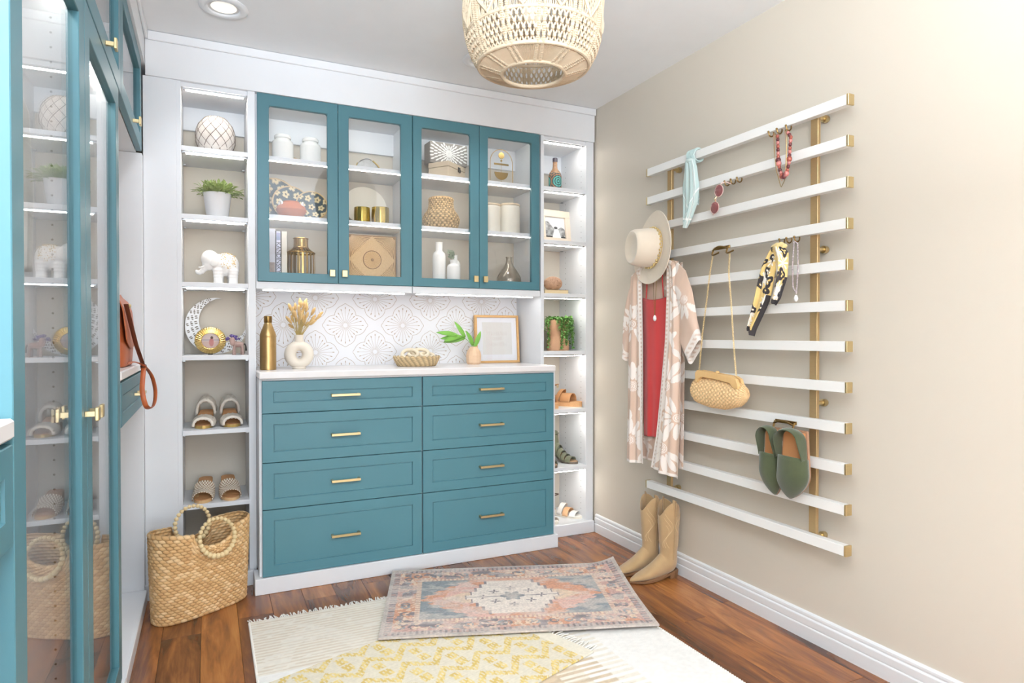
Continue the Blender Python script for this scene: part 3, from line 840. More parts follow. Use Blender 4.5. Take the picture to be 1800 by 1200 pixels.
for i, a in enumerate(np.linspace(0, 2*pi, 40, endpoint=False)):
    row = []
    for k in range(22):
        t = -1+2*k/21; rb_ = .0225+.004*cos(9*t*2+a)
        row.append((1.934+ (rb_+.003)*cos(a)*1.0, 2.208+t*.030*(.75+.25*abs(sin(a))), 1.9105+(rb_+.005)*sin(a)))
    A.append(row)
m.grid(np.array(A), cu=True); o = part(aq, 'loop', m, fab_v, True, cols=np.tile(L3((186, 206, 203)), (len(m.v), 1))); solid_mod(o, .003)
m = MB().sphere((1.902, 2.205, 1.886), (.014, .024, .013), 20, 12)
m.v = [(p[0], p[1]+.003*sin(p[2]*700), p[2]) for p in m.v]
part(aq, 'knot', m, fab_v, True, cols=np.tile(L3((196, 214, 211)), (len(m.v), 1)))

# ---- sunglasses
sg = thing('sunglasses', 'pink framed sunglasses with round plum lenses hanging from a hook', 'sunglasses', (1.893, 2.03, 1.69))
lens_m = P('plum_lens', (120, 62, 66), .12, coat=.5, col2=(150, 96, 92), nscale=12)
frm = P('rose_frame', (226, 196, 186), .3)
for (cy, cz) in ((2.017, 1.717), (2.041, 1.652)):
    m = MB().lathe([(0, .004), (.012, .0036), (.020, .002), (.0235, 0), (.0225, -.0015), (0, -.0005)], 24)
    m.xf(Matrix.Translation((1.892, cy, cz)) @ Matrix.Rotation(-pi/2-.12, 4, 'Y')); part(sg, 'lens', m, lens_m, True)
    part(sg, 'rim', MB().tube([(1.892, cy+.0238*cos(a), cz+.0245*sin(a)) for a in np.linspace(0, 2*pi, 26, endpoint=False)], .0016, 6, closed=True), frm, True)
part(sg, 'bridge', MB().tube([(1.892, 2.030, 1.696), (1.886, 2.034, 1.686), (1.892, 2.037, 1.675)], .0016, 6), gold, True)
part(sg, 'temple', MB().tube([(1.895, 2.032, 1.742), (1.905, 2.046, 1.70), (1.912, 2.066, 1.64), (1.910, 2.071, 1.628)], .0022, 6), frm, True)
part(sg, 'temple', MB().tube([(1.895, 2.012, 1.745), (1.912, 2.000, 1.752), (1.93, 1.985, 1.742)], .0022, 6), frm, True)

# ---- necklaces on the top bar
bn = thing('bead_necklace', 'necklace of chunky plum and rose stone beads on the top bar', 'necklace', (1.892, 1.69, 1.70))
path = resample([(1.900, 1.738, 1.874), (1.893, 1.719, 1.856), (1.892, 1.716, 1.809), (1.891, 1.714, 1.767), (1.890, 1.706, 1.731), (1.890, 1.692, 1.700), (1.890, 1.675, 1.711), (1.891, 1.665, 1.751), (1.892, 1.663, 1.795), (1.893, 1.660, 1.839), (1.900, 1.692, 1.876)], 31)
part(bn, 'cord', MB().tube(path, .0012, 5), brass_dk, True)
bcols = [P('plum_stone', (96, 44, 46), .35), P('rose_stone', (190, 118, 112), .3), P('brick_stone', (150, 78, 64), .35)]
for i in range(2, 29):
    big = 1.5 if i in (9, 10, 14, 15, 16, 20) else 1.0
    d = path[min(i+1, 30)]-path[i-1]
    m = MB().sphere((0, 0, 0), (.0062*big, .0068*big, .0076*big), 10, 7); m.xf(Matrix.Translation(path[i]))
    part(bn, 'bead', m, bcols[(i*7) % 3], True)
gn = thing('chain_necklace', 'fine gold chain necklace looped behind the plum beads', 'necklace', (1.896, 1.71, 1.667))
part(gn, 'chain', MB().tube(resample([(1.903, 1.745, 1.876), (1.897, 1.734, 1.865), (1.897, 1.737, 1.798), (1.897, 1.728, 1.734), (1.897, 1.706, 1.667), (1.897, 1.690, 1.690), (1.897, 1.683, 1.744), (1.897, 1.681, 1.846), (1.903, 1.694, 1.874)], 60), .0012, 5), gold, True)
part(gn, 'second_chain', MB().tube(resample([(1.903, 1.748, 1.876), (1.9, 1.740, 1.80), (1.9, 1.726, 1.72), (1.9, 1.705, 1.690), (1.9, 1.690, 1.72), (1.9, 1.686, 1.80), (1.903, 1.696, 1.874)], 60), .001, 5), P('rose_gold', (222, 178, 150), .3, 1.0), True)
sn = thing('silver_necklace', 'long silver bead necklace with a pearl drop beside the yellow scarf', 'necklace', (1.897, 1.64, 1.25))
path = resample([(1.905, 1.655, 1.462), (1.897, 1.648, 1.455), (1.897, 1.654, 1.371), (1.897, 1.651, 1.299), (1.897, 1.636, 1.276), (1.897, 1.630, 1.368), (1.897, 1.632, 1.453), (1.905, 1.652, 1.463)], 74)
m = MB()
for q in path: m.sphere(q, .0032, 7, 5)
part(sn, 'bead_strand', m, P('silver_bead', (206, 196, 196), .3, .3, col2=(140, 122, 126), nscale=300, fac=1.0), True)
part(sn, 'pendant', MB().lathe([(0, 0), (.006, .004), (.008, .012), (.005, .022), (0, .026)], 12, (1.895, 1.636, 1.246)), white_cer, True)

# ---- yellow and black scarf
ys = thing('silk_scarf', 'yellow silk scarf with black edges and white flowers, on a hook', 'scarf', (1.89, 1.72, 1.45))
def yel_cols(u, v, bl, br, bend, seed, L):
    c = np.ones(u.shape+(3,))*L3((226, 196, 128)); c = c*(.9+.2*fbm(u*4, v*L*20, seed)[..., None])
    k_ = L3((44, 38, 40)); w_ = L3((244, 240, 232)); r = np.random.default_rng(seed)
    for i in range(7):
        cu, cv = r.uniform(.2, .8), r.uniform(.05, .92); a = np.arctan2((v-cv)*L*8, u-cu); d = np.hypot((u-cu), (v-cv)*L*8)
        c = np.where((d < .26*(.6+.4*np.cos(a*9)))[..., None], w_, c)
    for i in range(9):
        cu, cv = r.uniform(.1, .9), r.uniform(.02, .85); a = np.arctan2((v-cv)*L*8, u-cu); d = np.hypot((u-cu), (v-cv)*L*8)
        c = np.where((np.abs(d-.16*(.7+.3*np.cos(a*3+i))) < .055)[..., None], k_, c)
    b_ = ((u < bl) | (u > 1-br)) & (v > .52) | (v > 1-bend)
    return np.where(b_[..., None], k_, c)
Pn, u, v = cloth([(1.744, 1.452), (1.763, 1.433), (1.790, 1.393), (1.809, 1.341), (1.826, 1.277), (1.843, 1.213), (1.859, 1.158), (1.857, 1.150)], [(1.690, 1.452), (1.705, 1.407), (1.728, 1.356), (1.743, 1.294), (1.756, 1.252), (1.789, 1.200), (1.822, 1.150), (1.835, 1.122)], 1.893, 120, 300, .012, 1.6, 41, .008)
cloth_obj(ys, 'long_tail', Pn, fab_v, yel_cols(u, v, .10, .17, .06, 6, .36).reshape(-1, 3))
Pn, u, v = cloth([(1.735, 1.452), (1.725, 1.41), (1.716, 1.354), (1.721, 1.313), (1.733, 1.262), (1.735, 1.250)], [(1.682, 1.448), (1.662, 1.422), (1.664, 1.38), (1.669, 1.33), (1.686, 1.285), (1.694, 1.262), (1.714, 1.236)], 1.886, 110, 220, .009, 1.3, 43, .010)
cloth_obj(ys, 'short_tail', Pn, fab_v, yel_cols(u, v, .12, .14, .08, 9, .22).reshape(-1, 3))
m = MB().sphere((1.896, 1.714, 1.448), (.018, .036, .018), 26, 16)
m.v = [(p[0]+.003*sin(p[1]*260), p[1], p[2]+.003*sin(p[1]*300)) for p in m.v]
ka = np.array(m.v); kc = np.where(((ka[:, 1] > 1.728) & (ka[:, 2] < 1.452))[:, None], L3((44, 38, 40)), L3((226, 200, 140)))
part(ys, 'knot', m, fab_v, True, cols=kc)

# ---- woven clutch on a gold chain
cl = thing('clutch_bag', 'straw woven clutch with a wooden frame, on a gold chain', 'bag', (1.88, 2.0, .83))
top = resample([(2.112, .945), (2.06, .955), (1.995, .958), (1.925, .948), (1.880, .935)], 60)
bot = resample([(2.146, .862), (2.120, .842), (2.033, .829), (1.953, .829), (1.870, .848), (1.845, .872)], 60)
left = [(2.112, .945), (2.146, .905), (2.161, .872), (2.150, .846)]
A = []; C = []
nb = 60; nk_ = 84
for i in range(nk_):
    th = 2*pi*i/nk_; row = []
    for j in range(nb):
        s = j/(nb-1); a_ = .5-.5*cos(pi*s)*1.0
        # lens shaped section along the length (y), thickness swells to the middle
        yy_ = 2.158-.316*s; tz = np.interp(s, np.linspace(0, 1, 60), top[:, 1]); bz_ = np.interp(s, np.linspace(0, 1, 60), bot[:, 1])
        endf = min(1, sqrt(max(0, 1-(2*s-1)**8))*1.0) ; endf = max(endf, .05)
        cz = (tz+bz_)/2 - (.012 if s < .1 or s > .9 else 0)*0; hh = (tz-bz_)/2*endf
        wz = sin(th); wx = cos(th); thick = .036*endf*(.55+.45*(1-(wz+1)/2))
        br = .0022*sin(i*pi/2+j*pi/2*1.0)+.0012*sin(j*2.1)
        row.append((1.878-thick*wx-br*wx, yy_, cz+hh*wz+br*wz)); C.append((i, j))
    A.append(row)
straw_v = P('straw_braid', (255, 255, 255), .8, vcol=True)
C = np.array(C); cc = L3((226, 190, 142))[None]*(.80+.3*((C[:, 0]//2+C[:, 1]//2) % 2)[:, None])*(.9+.2*rng.random((len(C), 1)))
part(cl, 'pouch', MB().grid(np.array(A), cu=True), straw_v, True, cols=np.minimum(cc, 1))
fr_m = P('pale_maple', (222, 184, 128), .4, col2=(206, 164, 106), nscale=14, nstretch=(1, 6, 1))
for dx in (-.012, .012):
    poly = [(2.113, .930), (2.113, .970), (2.098, .981), (1.902, .965), (1.880, .955), (1.870, .928), (1.873, .918), (1.893, .918), (1.915, .938), (1.995, .948), (2.075, .953), (2.092, .944), (2.100, .930)]
    o = part(cl, 'frame', MB().prism(poly, 1.872+dx-.007, 1.872+dx+.007, 'yz'), fr_m)
    bm_ = o.modifiers.new('bevel', 'BEVEL'); bm_.width = .002; bm_.segments = 2
part(cl, 'clasp', MB().sphere((1.872, 2.0, .976), (.009, .008, .006), 12, 8), fr_m, True)
for pts in ([(1.900, 2.058, 1.462), (1.888, 2.063, 1.385), (1.885, 2.079, 1.267), (1.880, 2.099, 1.125), (1.874, 2.110, .974)], [(1.900, 1.964, 1.462), (1.888, 1.956, 1.376), (1.885, 1.940, 1.261), (1.880, 1.921, 1.102), (1.874, 1.900, .966)]):
    q = resample(pts, 62); m = MB()
    for i in range(61):
        d = Vector(q[i+1])-Vector(q[i]); c_ = (Vector(q[i])+Vector(q[i+1]))/2
        w_ = Vector((1, 0, 0)) if i % 2 else Vector((0, 1, 0)); d_ = d*.72
        m.tube([c_+d_*cos(a)+w_*.0030*sin(a) for a in np.linspace(0, 2*pi, 8, endpoint=False)], .0010, 4, closed=True)
    part(cl, 'chain', m, P('light_gold_chain', (240, 214, 160), .35, .7) if 'light_gold_chain' not in MATS else MATS['light_gold_chain'], True)

# ---- green mules hung toe-down by their back straps
grn = P('olive_suede', (66, 72, 46), .95, col2=(54, 60, 38), nscale=60, sheen=.3, bump=(260, .25, .0015))
ins = P('insole_leather', (198, 138, 90), .55)
rub = P('brown_sole', (150, 112, 86), .6)
def build_mule(label, y0, y1, z_toe, z_vamp, z_heel, X0, lean, tipy):
    """toe points down, sole faces the wall; y0 < y1 are its side limits"""
    t = thing('mule_shoe', label, 'shoe', (X0, (y0+y1)/2, z_toe)); yc = (y0+y1)/2; hw = (y1-y0)/2
    zs = np.linspace(0, 1, 34)
    def half(s):  # half width along the length, toe at s=0
        return hw*(np.sin(np.clip(s/.34, 0, 1)*pi/2)**.75*(1-.20*np.clip((s-.35)/.65, 0, 1)))
    def cen(s): return tipy + (yc-tipy)*np.clip(s/.38, 0, 1)**.8
    Ls = z_heel-z_toe
    out = [(cen(s)-half(s)-.002, z_toe+s*Ls) for s in zs] + [(cen(s)+half(s)+.002, z_toe+s*Ls) for s in zs[::-1]]
    part(t, 'sole', MB().prism(out, X0, X0+.010, 'yz'), rub)
    part(t, 'insole', MB().prism([(cen(s)+k*half(s)*.93, z_toe+s*Ls) for k, ss in ((-1, zs[1:-1]), (1, zs[1:-1][::-1])) for s in ss], X0-.003, X0, 'yz'), ins)
    A = []; vs_ = np.linspace(0.004, (z_vamp-z_toe)/Ls, 26)
    for s in vs_:
        hgt = .052*np.sin(np.clip(s/.42, 0, 1)*pi/2)**.7
        A.append([(X0-hgt*sin(pi*k/22)**.8+.002, cen(s)-half(s)*cos(pi*k/22)*1.03, z_toe+s*Ls + (.010*sin(pi*k/22) if s == vs_[-1] else 0)) for k in range(23)])
    o = part(t, 'vamp', MB().grid(np.array(A)), grn, True); solid_mod(o, .003)
    # slingback: up one side of the opening, over the heel and down the other side
    s0 = (z_vamp-z_toe)/Ls; path = []
    for s in np.linspace(s0-.03, .86, 10): path.append((cen(s)-half(s)*1.02, z_toe+s*Ls, (s-s0)/(.86-s0)))
    for a in np.linspace(.12, pi-.12, 20): path.append((cen(.92)-half(.90)*1.02*cos(a), z_toe+.86*Ls+.036*sin(a), 1.0))
    for s in np.linspace(.86, s0-.03, 10): path.append((cen(s)+half(s)*1.02, z_toe+s*Ls, (s-s0)/(.86-s0)))
    A = [[(X0-.003-(.030+.020*min(1, max(0, f)))*k/7, y_, z_+.006*sin(pi*k/7)) for k in range(8)] for (y_, z_, f) in path]
    o = part(t, 'back_strap', MB().grid(np.array(A)), grn, True); solid_mod(o, .003); smooth_mod(o, 1)
    hb = MB().box(X0+.010, X0+.036, yc-hw*.55, yc+hw*.55, z_heel-.052, z_heel-.006, .004); part(t, 'heel_block', hb, rub)
    t.rotation_euler = (0, lean, 0)
    return t
build_mule('green suede mule shoe hanging on the rack, nearer to the camera', 1.566, 1.684, .543, .694, .792, 1.880, 0, 1.645)
build_mule('green suede mule shoe hanging on the rack, farther from the camera', 1.690, 1.766, .540, .690, .788, 1.884, 0, 1.715)
# ================================================================== RUGS
def rug(name, label, W, L, nx, ny, colf, loc, rz, th=.006, wav=0.0015, curl=None, mat=None):
    t = thing(name, label, 'rug', loc, (0, 0, rz))
    xs = np.linspace(-W/2, W/2, nx); ys = np.linspace(-L/2, L/2, ny); X, Y = np.meshgrid(xs, ys, indexing='ij')
    Z = th + wav*(fbm(X*7+9, Y*7+3, 11)-.2)
    if curl is not None: Z = Z + curl(X, Y)
    A = np.stack([X, Y, Z], 2)
    C = colf(X, Y)
    m = MB().grid(A); n = nx*ny
    # edge skirt down to the floor
    ring = [(i, 0) for i in range(nx)] + [(nx-1, j) for j in range(1, ny)] + [(i, ny-1) for i in range(nx-2, -1, -1)] + [(0, j) for j in range(ny-2, 0, -1)]
    o = len(m.v); bot = []
    for (i, j) in ring: m.v.append((X[i, j]*1.001, Y[i, j]*1.001, max(Z[i, j]-th, .0)))
    k = len(ring)
    for q in range(k):
        a = ring[q][0]*ny+ring[q][1]; b = ring[(q+1) % k][0]*ny+ring[(q+1) % k][1]
        m.f.append((a, b, o+(q+1) % k, o+q))
    cols = np.vstack([C.reshape(-1, 3), np.array([C[i, j]*.8 for i, j in ring])])
    part(t, 'pile', m, mat, True, world=False, cols=cols)
    return t
rug_v = P('woven_wool', (255, 255, 255), .95, vcol=True, sheen=.15, bump=(420, .35, .002))
rib_v = P('ribbed_cotton', (255, 255, 255), .95, vcol=True, bump=(300, .3, .002))
def mixc(c, mask, col): return np.where(mask[..., None], col, c)
# cream striped rug lying flat below the others
def cream_cols(X, Y):
    c = np.ones(X.shape+(3,))*L3((226, 219, 206)); tan = L3((196, 177, 152)); w_ = L3((235, 232, 227))
    n = fbm(X*14, Y*60, 3)
    st = (np.sin(Y*2*pi/.021 + 2*vnoise(X*4, Y*2, 8)) > .25)
    zone = (Y > .44) | ((X > .12) & (Y < .46) & (X + .30*(Y) < .36) )
    edge = np.abs(vnoise(X*12, Y*3, 5)-.5)
    c = np.where((zone & st & (n > .36))[..., None], c*.45+tan*.55, c)
    blk = (X > -.75) & (X < .40) & (Y < .40) & (Y > -.9) & ((X-.40) < -.55*(.40-Y)*0+.0)
    tooth = np.sign(np.sin(Y*205+.8*np.sin(Y*37)))
    solid = (Y < .36) & (X > .04+.07*tooth) & (X < .27+.085*tooth)
    c = mixc(c, solid, tan*1.05); c = np.where((solid & (n > .55))[..., None], tan*.92, c)
    wz = (Y < .43) & (X < -.40); c = mixc(c, wz, w_)
    wz2 = (X > .36+.085*tooth) & (Y < .4); c = mixc(c, wz2, w_)
    return np.minimum(c*(.94+.12*vnoise(X*90, Y*120, 2)[..., None]), .93)
ry0, ry1 = .95, 2.692; rx0, rx1 = .140, 1.558
cr = rug('flat_rug', 'large cream cotton rug with thin tan stripes, bottommost on the floor', rx1-rx0, ry1-ry0, 200, 330, cream_cols, ((rx0+rx1)/2, (ry0+ry1)/2, .0002), 0, .005, .0008, None, rib_v)
m = MB(); x = -(rx1-rx0)/2+.004
while x < .56:
    L_ = random.uniform(.018, .034); dx = random.uniform(-.012, .012)
    y1 = (ry1-ry0)/2
    m.tube([(x, y1-.004, .0032), (x+dx*.4, y1+L_*.5, .0032), (x+dx, y1+L_, .0030)], .0026, 5); x += .0085
part(cr, 'fringe', m, P('cotton_fringe', (238, 234, 226), .9), True, world=False, kind='stuff')
m = MB()
for sx in (-1, 1):
    y = -(ry1-ry0)/2
    while y < (ry1-ry0)/2:
        m.sphere((sx*(rx1-rx0)/2, y, .005), (.005, .0055, .0045), 6, 4); y += .0105
part(cr, 'selvedge', m, MATS['cotton_fringe'], True, world=False, kind='stuff')
# yellow geometric runner
def yellow_cols(X, Y):
    c = np.ones(X.shape+(3,))*L3((216, 207, 188)); yl = L3((216, 194, 130)); yl2 = L3((200, 172, 100))
    # rows of interlocking hooked steps, the rows set off by plain bands
    row = np.floor(Y/.115); fy = Y/.115-row; fx = (X/.150 + .5*(np.mod(row, 2))) % 1.0
    z1 = np.abs(fy-.5-.62*(np.abs(fx-.5)-.25)*2) < .15                      # zigzag spine
    z2 = (np.abs(fx-.5) < .13) & (fy > .58) & (fy < .96)
    z3 = ((fx < .12) | (fx > .88)) & (fy > .04) & (fy < .40)
    k = z1 | z2 | z3
    k &= (np.sin(X*420+Y*90) > -.82)
    n = vnoise(X*130, Y*40, 4)
    c = np.where(k[..., None], np.where((n > .55)[..., None], yl2, yl), c)
    c = np.where(((~k) & (np.sin(Y*2*pi/.011) > .5))[..., None], c*.95, c)
    c = mixc(c, np.abs(X) > .62, L3((226, 218, 200)))
    return c*(.92+.14*vnoise(X*160, Y*160, 1)[..., None])
d = Vector((-.945, -.327)); nrm = Vector((.327, -.945))
corner = Vector((1.224, 1.913)) - .60*nrm*.5; Ly = 1.35; ctr = corner + d*(Ly/2)
yr = rug('yellow_runner', 'mustard and cream geometric woven runner, between the other two rugs', Ly, .60, 300, 150, yellow_cols, (ctr.x, ctr.y, .0068), atan2(.327, .945), .006, .001, None, rib_v)
m = MB(); y = -.29
while y < .29:
    L_ = random.uniform(.03, .05); dy = random.uniform(-.014, .014)
    m.tube([(Ly/2-.004, y, .006), (Ly/2+L_*.5, y+dy*.4, .006), (Ly/2+L_, y+dy, .003)], .0026, 5); y += .013
part(yr, 'fringe', m, MATS['cotton_fringe'], True, world=False, kind='stuff')
# faded medallion rug on top
def persian_cols(X, Y):
    W, L = 1.06, .675
    u = X/(W/2); v = Y/(L/2); au, av = np.abs(u), np.abs(v)
    rose = L3((186, 146, 134)); blue = L3((118, 128, 132)); terra = L3((198, 138, 106)); ivory = L3((224, 212, 200)); grey = L3((164, 150, 146)); dark = L3((96, 88, 92)); pink = L3((206, 162, 148)); sand = L3((212, 186, 160))
    n1 = fbm(X*22, Y*22, 21); n2 = fbm(X*70, Y*70, 27, 3); n3 = fbm(X*10, Y*10, 31)
    c = np.ones(X.shape+(3,))*grey
    # outer guard border with small motifs
    ex = (1-au)*W/2; ey = (1-av)*L/2; e = np.minimum(ex, ey)
    t = np.where(ex < ey, Y, X)
    c = mixc(c, e < .020, L3((170, 160, 152)))
    c = mixc(c, (e > .020) & (e < .045), np.where((n2 > .5)[..., None], rose*.8, grey))
    c = mixc(c, (e > .020) & (e < .045) & (np.sin(t*2*pi/.022) > .35), dark*1.1)
    main = (e > .045) & (e < .125)
    c = np.where(main[..., None], np.where((n3 > .52)[..., None], terra*.92, rose), c)
    for k, per in ((0, .13), (1, .09)):
        ph = (t/per) % 1-.5; dd = np.hypot(ph*per, (e-.085))
        c = np.where((main & (dd < .020) & (dd > .009))[..., None], [blue, dark][k]*1.1, c)
    c = np.where((main & (n2 > .60))[..., None], sand, c)
    c = np.where((main & (n1 > .62))[..., None], dark*1.25, c)
    g2 = (e > .125) & (e < .145)
    c = mixc(c, g2, sand); c = mixc(c, g2 & (np.sin(t*2*pi/.018) > .2), rose*.9)
    fld = e >= .145
    hw, hl = W/2-.145, L/2-.145; fu, fv = X/hw, Y/hl; afu, afv = np.abs(fu), np.abs(fv)
    c = np.where(fld[..., None], np.where((n2 > .48)[..., None], blue, blue*.85), c)
    med = fld & (afu + .03*np.sign(np.sin(Y*150)) < 1-.62*afv**1.1*.9)
    c = np.where(med[..., None], np.where((n3 > .5)[..., None], terra, pink), c)
    step = np.round(afv*5)/5
    inn = fld & (afu < .52-.30*step) & (afv < .86)
    c = np.where(inn[..., None], ivory, c)
    bd = fld & (afu > .50-.30*step) & (afu < .53-.30*step) & (afv < .9); c = mixc(c, bd, dark*1.4)
    tip = fld & (afu < .78-.9*afv) & (afv < .28); c = np.where((tip & ~inn)[..., None], sand, c)
    r = np.hypot(X, Y*1.2); c = mixc(c, fld & (r < .045+.01*np.cos(6*np.arctan2(Y, X))), blue*.9)
    for cx_, cy_ in ((.075, .05), (-.075, .05), (.075, -.05), (-.075, -.05), (.0, .085), (0, -.085), (.125, 0), (-.125, 0)):
        dx, dy = X-cx_, Y-cy_; rr_ = np.hypot(dx, dy); a = np.arctan2(dy, dx)
        c = np.where((inn & (rr_ < .022*(.5+.5*np.cos(4*a+.7))) )[..., None], dark*1.25, c)
    c = np.where((inn & (np.abs(np.abs(Y)-.0) < .003))[..., None], dark*1.3, c)
    # worn-down pile
    wear = np.clip((fbm(X*16, Y*40, 41)-.36)*2.0, .08, .62)[..., None]
    c = c*(1-wear)+L3((206, 192, 182))*wear
    c = c*(.80+.42*vnoise(X*190, Y*190, 9)[..., None])
    return np.minimum(c, .9)
pc = [Vector((.769, 2.917)), Vector((1.776, 2.589)), Vector((1.545, 1.959)), Vector((.558, 2.334))]
ctr = sum(pc, Vector((0, 0)))/4
curl = lambda X, Y: .030*np.clip((X-.40)/.13, 0, 1)**2*np.clip((Y+.1)/.43, 0, 1)**1.5 + .004*np.clip(np.abs(Y)/.33, 0, 1)**4
rug('medallion_rug', 'small faded medallion rug in rose and grey blue, topmost of the three', 1.055, .670, 360, 230, persian_cols, (ctr.x, ctr.y, .0148), radians(-19.2), .007, .0016, curl, rug_v)

# ================================================================== BASKET BAG
bk = thing('basket_bag', 'woven straw basket bag with round wooden bead handles, on the floor', 'basket', (-.035, 2.925, 0))
bdir = Vector((.29, .165, 0)).normalized(); bn_ = Vector((-bdir.y, bdir.x, 0))     # bn_ points to the bookcase
HB = .335; nu_, nv_ = 480, 180
def basket_rim(lx_): # height of the rim along the long axis, dipped under the handles
    return HB - .055*np.clip(1-(lx_/.085)**2, 0, 1)**.35 + .022*np.abs(lx_/.2)**1.5
A = np.zeros((nv_, nu_, 3)); CC = np.zeros((nv_, nu_, 3))
tt0 = np.linspace(0, 2*pi, 4001)[:-1]
ex0 = np.sign(np.cos(tt0))*np.abs(np.cos(tt0))**.62; ey0 = np.sign(np.sin(tt0))*np.abs(np.sin(tt0))**.80
dl = np.hypot(np.diff(np.r_[ex0, ex0[0]])*.19, np.diff(np.r_[ey0, ey0[0]])*.08); al = np.r_[0, np.cumsum(dl)[:-1]]/dl.sum()
uu = np.linspace(0, 1, nu_, endpoint=False); tt = np.interp(uu, al, tt0)      # even spacing along the rim
ex_ = np.interp(uu, al, ex0); ey_ = np.interp(uu, al, ey0)
c1, c2, c3 = L3((218, 178, 126)), L3((194, 150, 98)), L3((232, 198, 150))
strand = rng.random((64, 300)); NS = 40; NR = 30
for j in range(nv_):
    v = j/(nv_-1); lx_ = ex_*(.190+.006*v) - .006*v + .010*(1-v)*(ex_ < 0)*np.abs(ex_); hh = HB*v - (HB-basket_rim(lx_))*np.clip((v-.62)/.38, 0, 1)**1.3
    w = .070+.018*v - .014*np.abs(ex_)**2*v
    row = v*NR; ri = int(row); fr = row-ri
    ph = uu*NS + .5*(ri % 2) + .45*fr          # every row is a band of slanted twisted strands
    tw = ph-np.floor(ph); weave = np.sin(pi*tw)**.7
    bulge = .0058*np.sin(pi*fr)**.7*weave - .0022
    lx2 = lx_ + np.cos(tt)*bulge; ly2 = ey_*w + np.sin(tt)*bulge
    lean = -.022*v
    Pw = lx2[:, None]*np.array(bdir)[None] + (ly2+lean)[:, None]*np.array(bn_)[None]
    Pw[:, 2] = hh + .004
    A[j] = Pw
    s_ = strand[ri % 64, np.floor(ph).astype(int) % 300]
    col = c1*(1-s_[:, None])+np.where(s_[:, None] > .7, c3, c2)*s_[:, None]
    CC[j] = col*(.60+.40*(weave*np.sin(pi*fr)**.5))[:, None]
straw_b = P('water_hyacinth', (255, 255, 255), .75, vcol=True)
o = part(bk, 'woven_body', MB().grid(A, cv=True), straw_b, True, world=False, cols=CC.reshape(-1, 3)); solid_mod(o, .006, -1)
m = MB(); m.add([tuple(p) for p in A[2]], [tuple(range(nu_))]); part(bk, 'bottom', m, P('straw_bottom', (176, 132, 84), .85), world=False)
bead_m = P('raw_wood_bead', (226, 204, 160), .55, col2=(208, 182, 132), nscale=60)
def ring_handle(cl_, r, tilt, side, n, br0, br1):
    h = None; c0 = Vector(cl_)
    mcord = MB().tube([c0 + bdir*(r*cos(a)) + (Vector((0, 0, 1))*cos(tilt)+bn_*sin(tilt)*side)*(r*sin(a)) for a in np.linspace(0, 2*pi, 30, endpoint=False)], .0022, 5, closed=True)
    h = part(bk, 'handle', mcord, bead_m, True, world=False)
    for i in range(n):
        a = 2*pi*i/n; br = br0+(br1-br0)*(.5-.5*sin(a))
        p = c0 + bdir*(r*cos(a)) + (Vector((0, 0, 1))*cos(tilt)+bn_*sin(tilt)*side)*(r*sin(a))
        part(h, 'bead', MB().sphere(p, br, 12, 8), bead_m, True, world=False)
ring_handle(bdir*.012 - bn_*.112 + Vector((0, 0, .315)), .073, .25, 1, 26, .0080, .0115)
ring_handle(-bdir*.005 + bn_*.045 + Vector((0, 0, .345)), .073, .1, 1, 26, .0080, .0105)

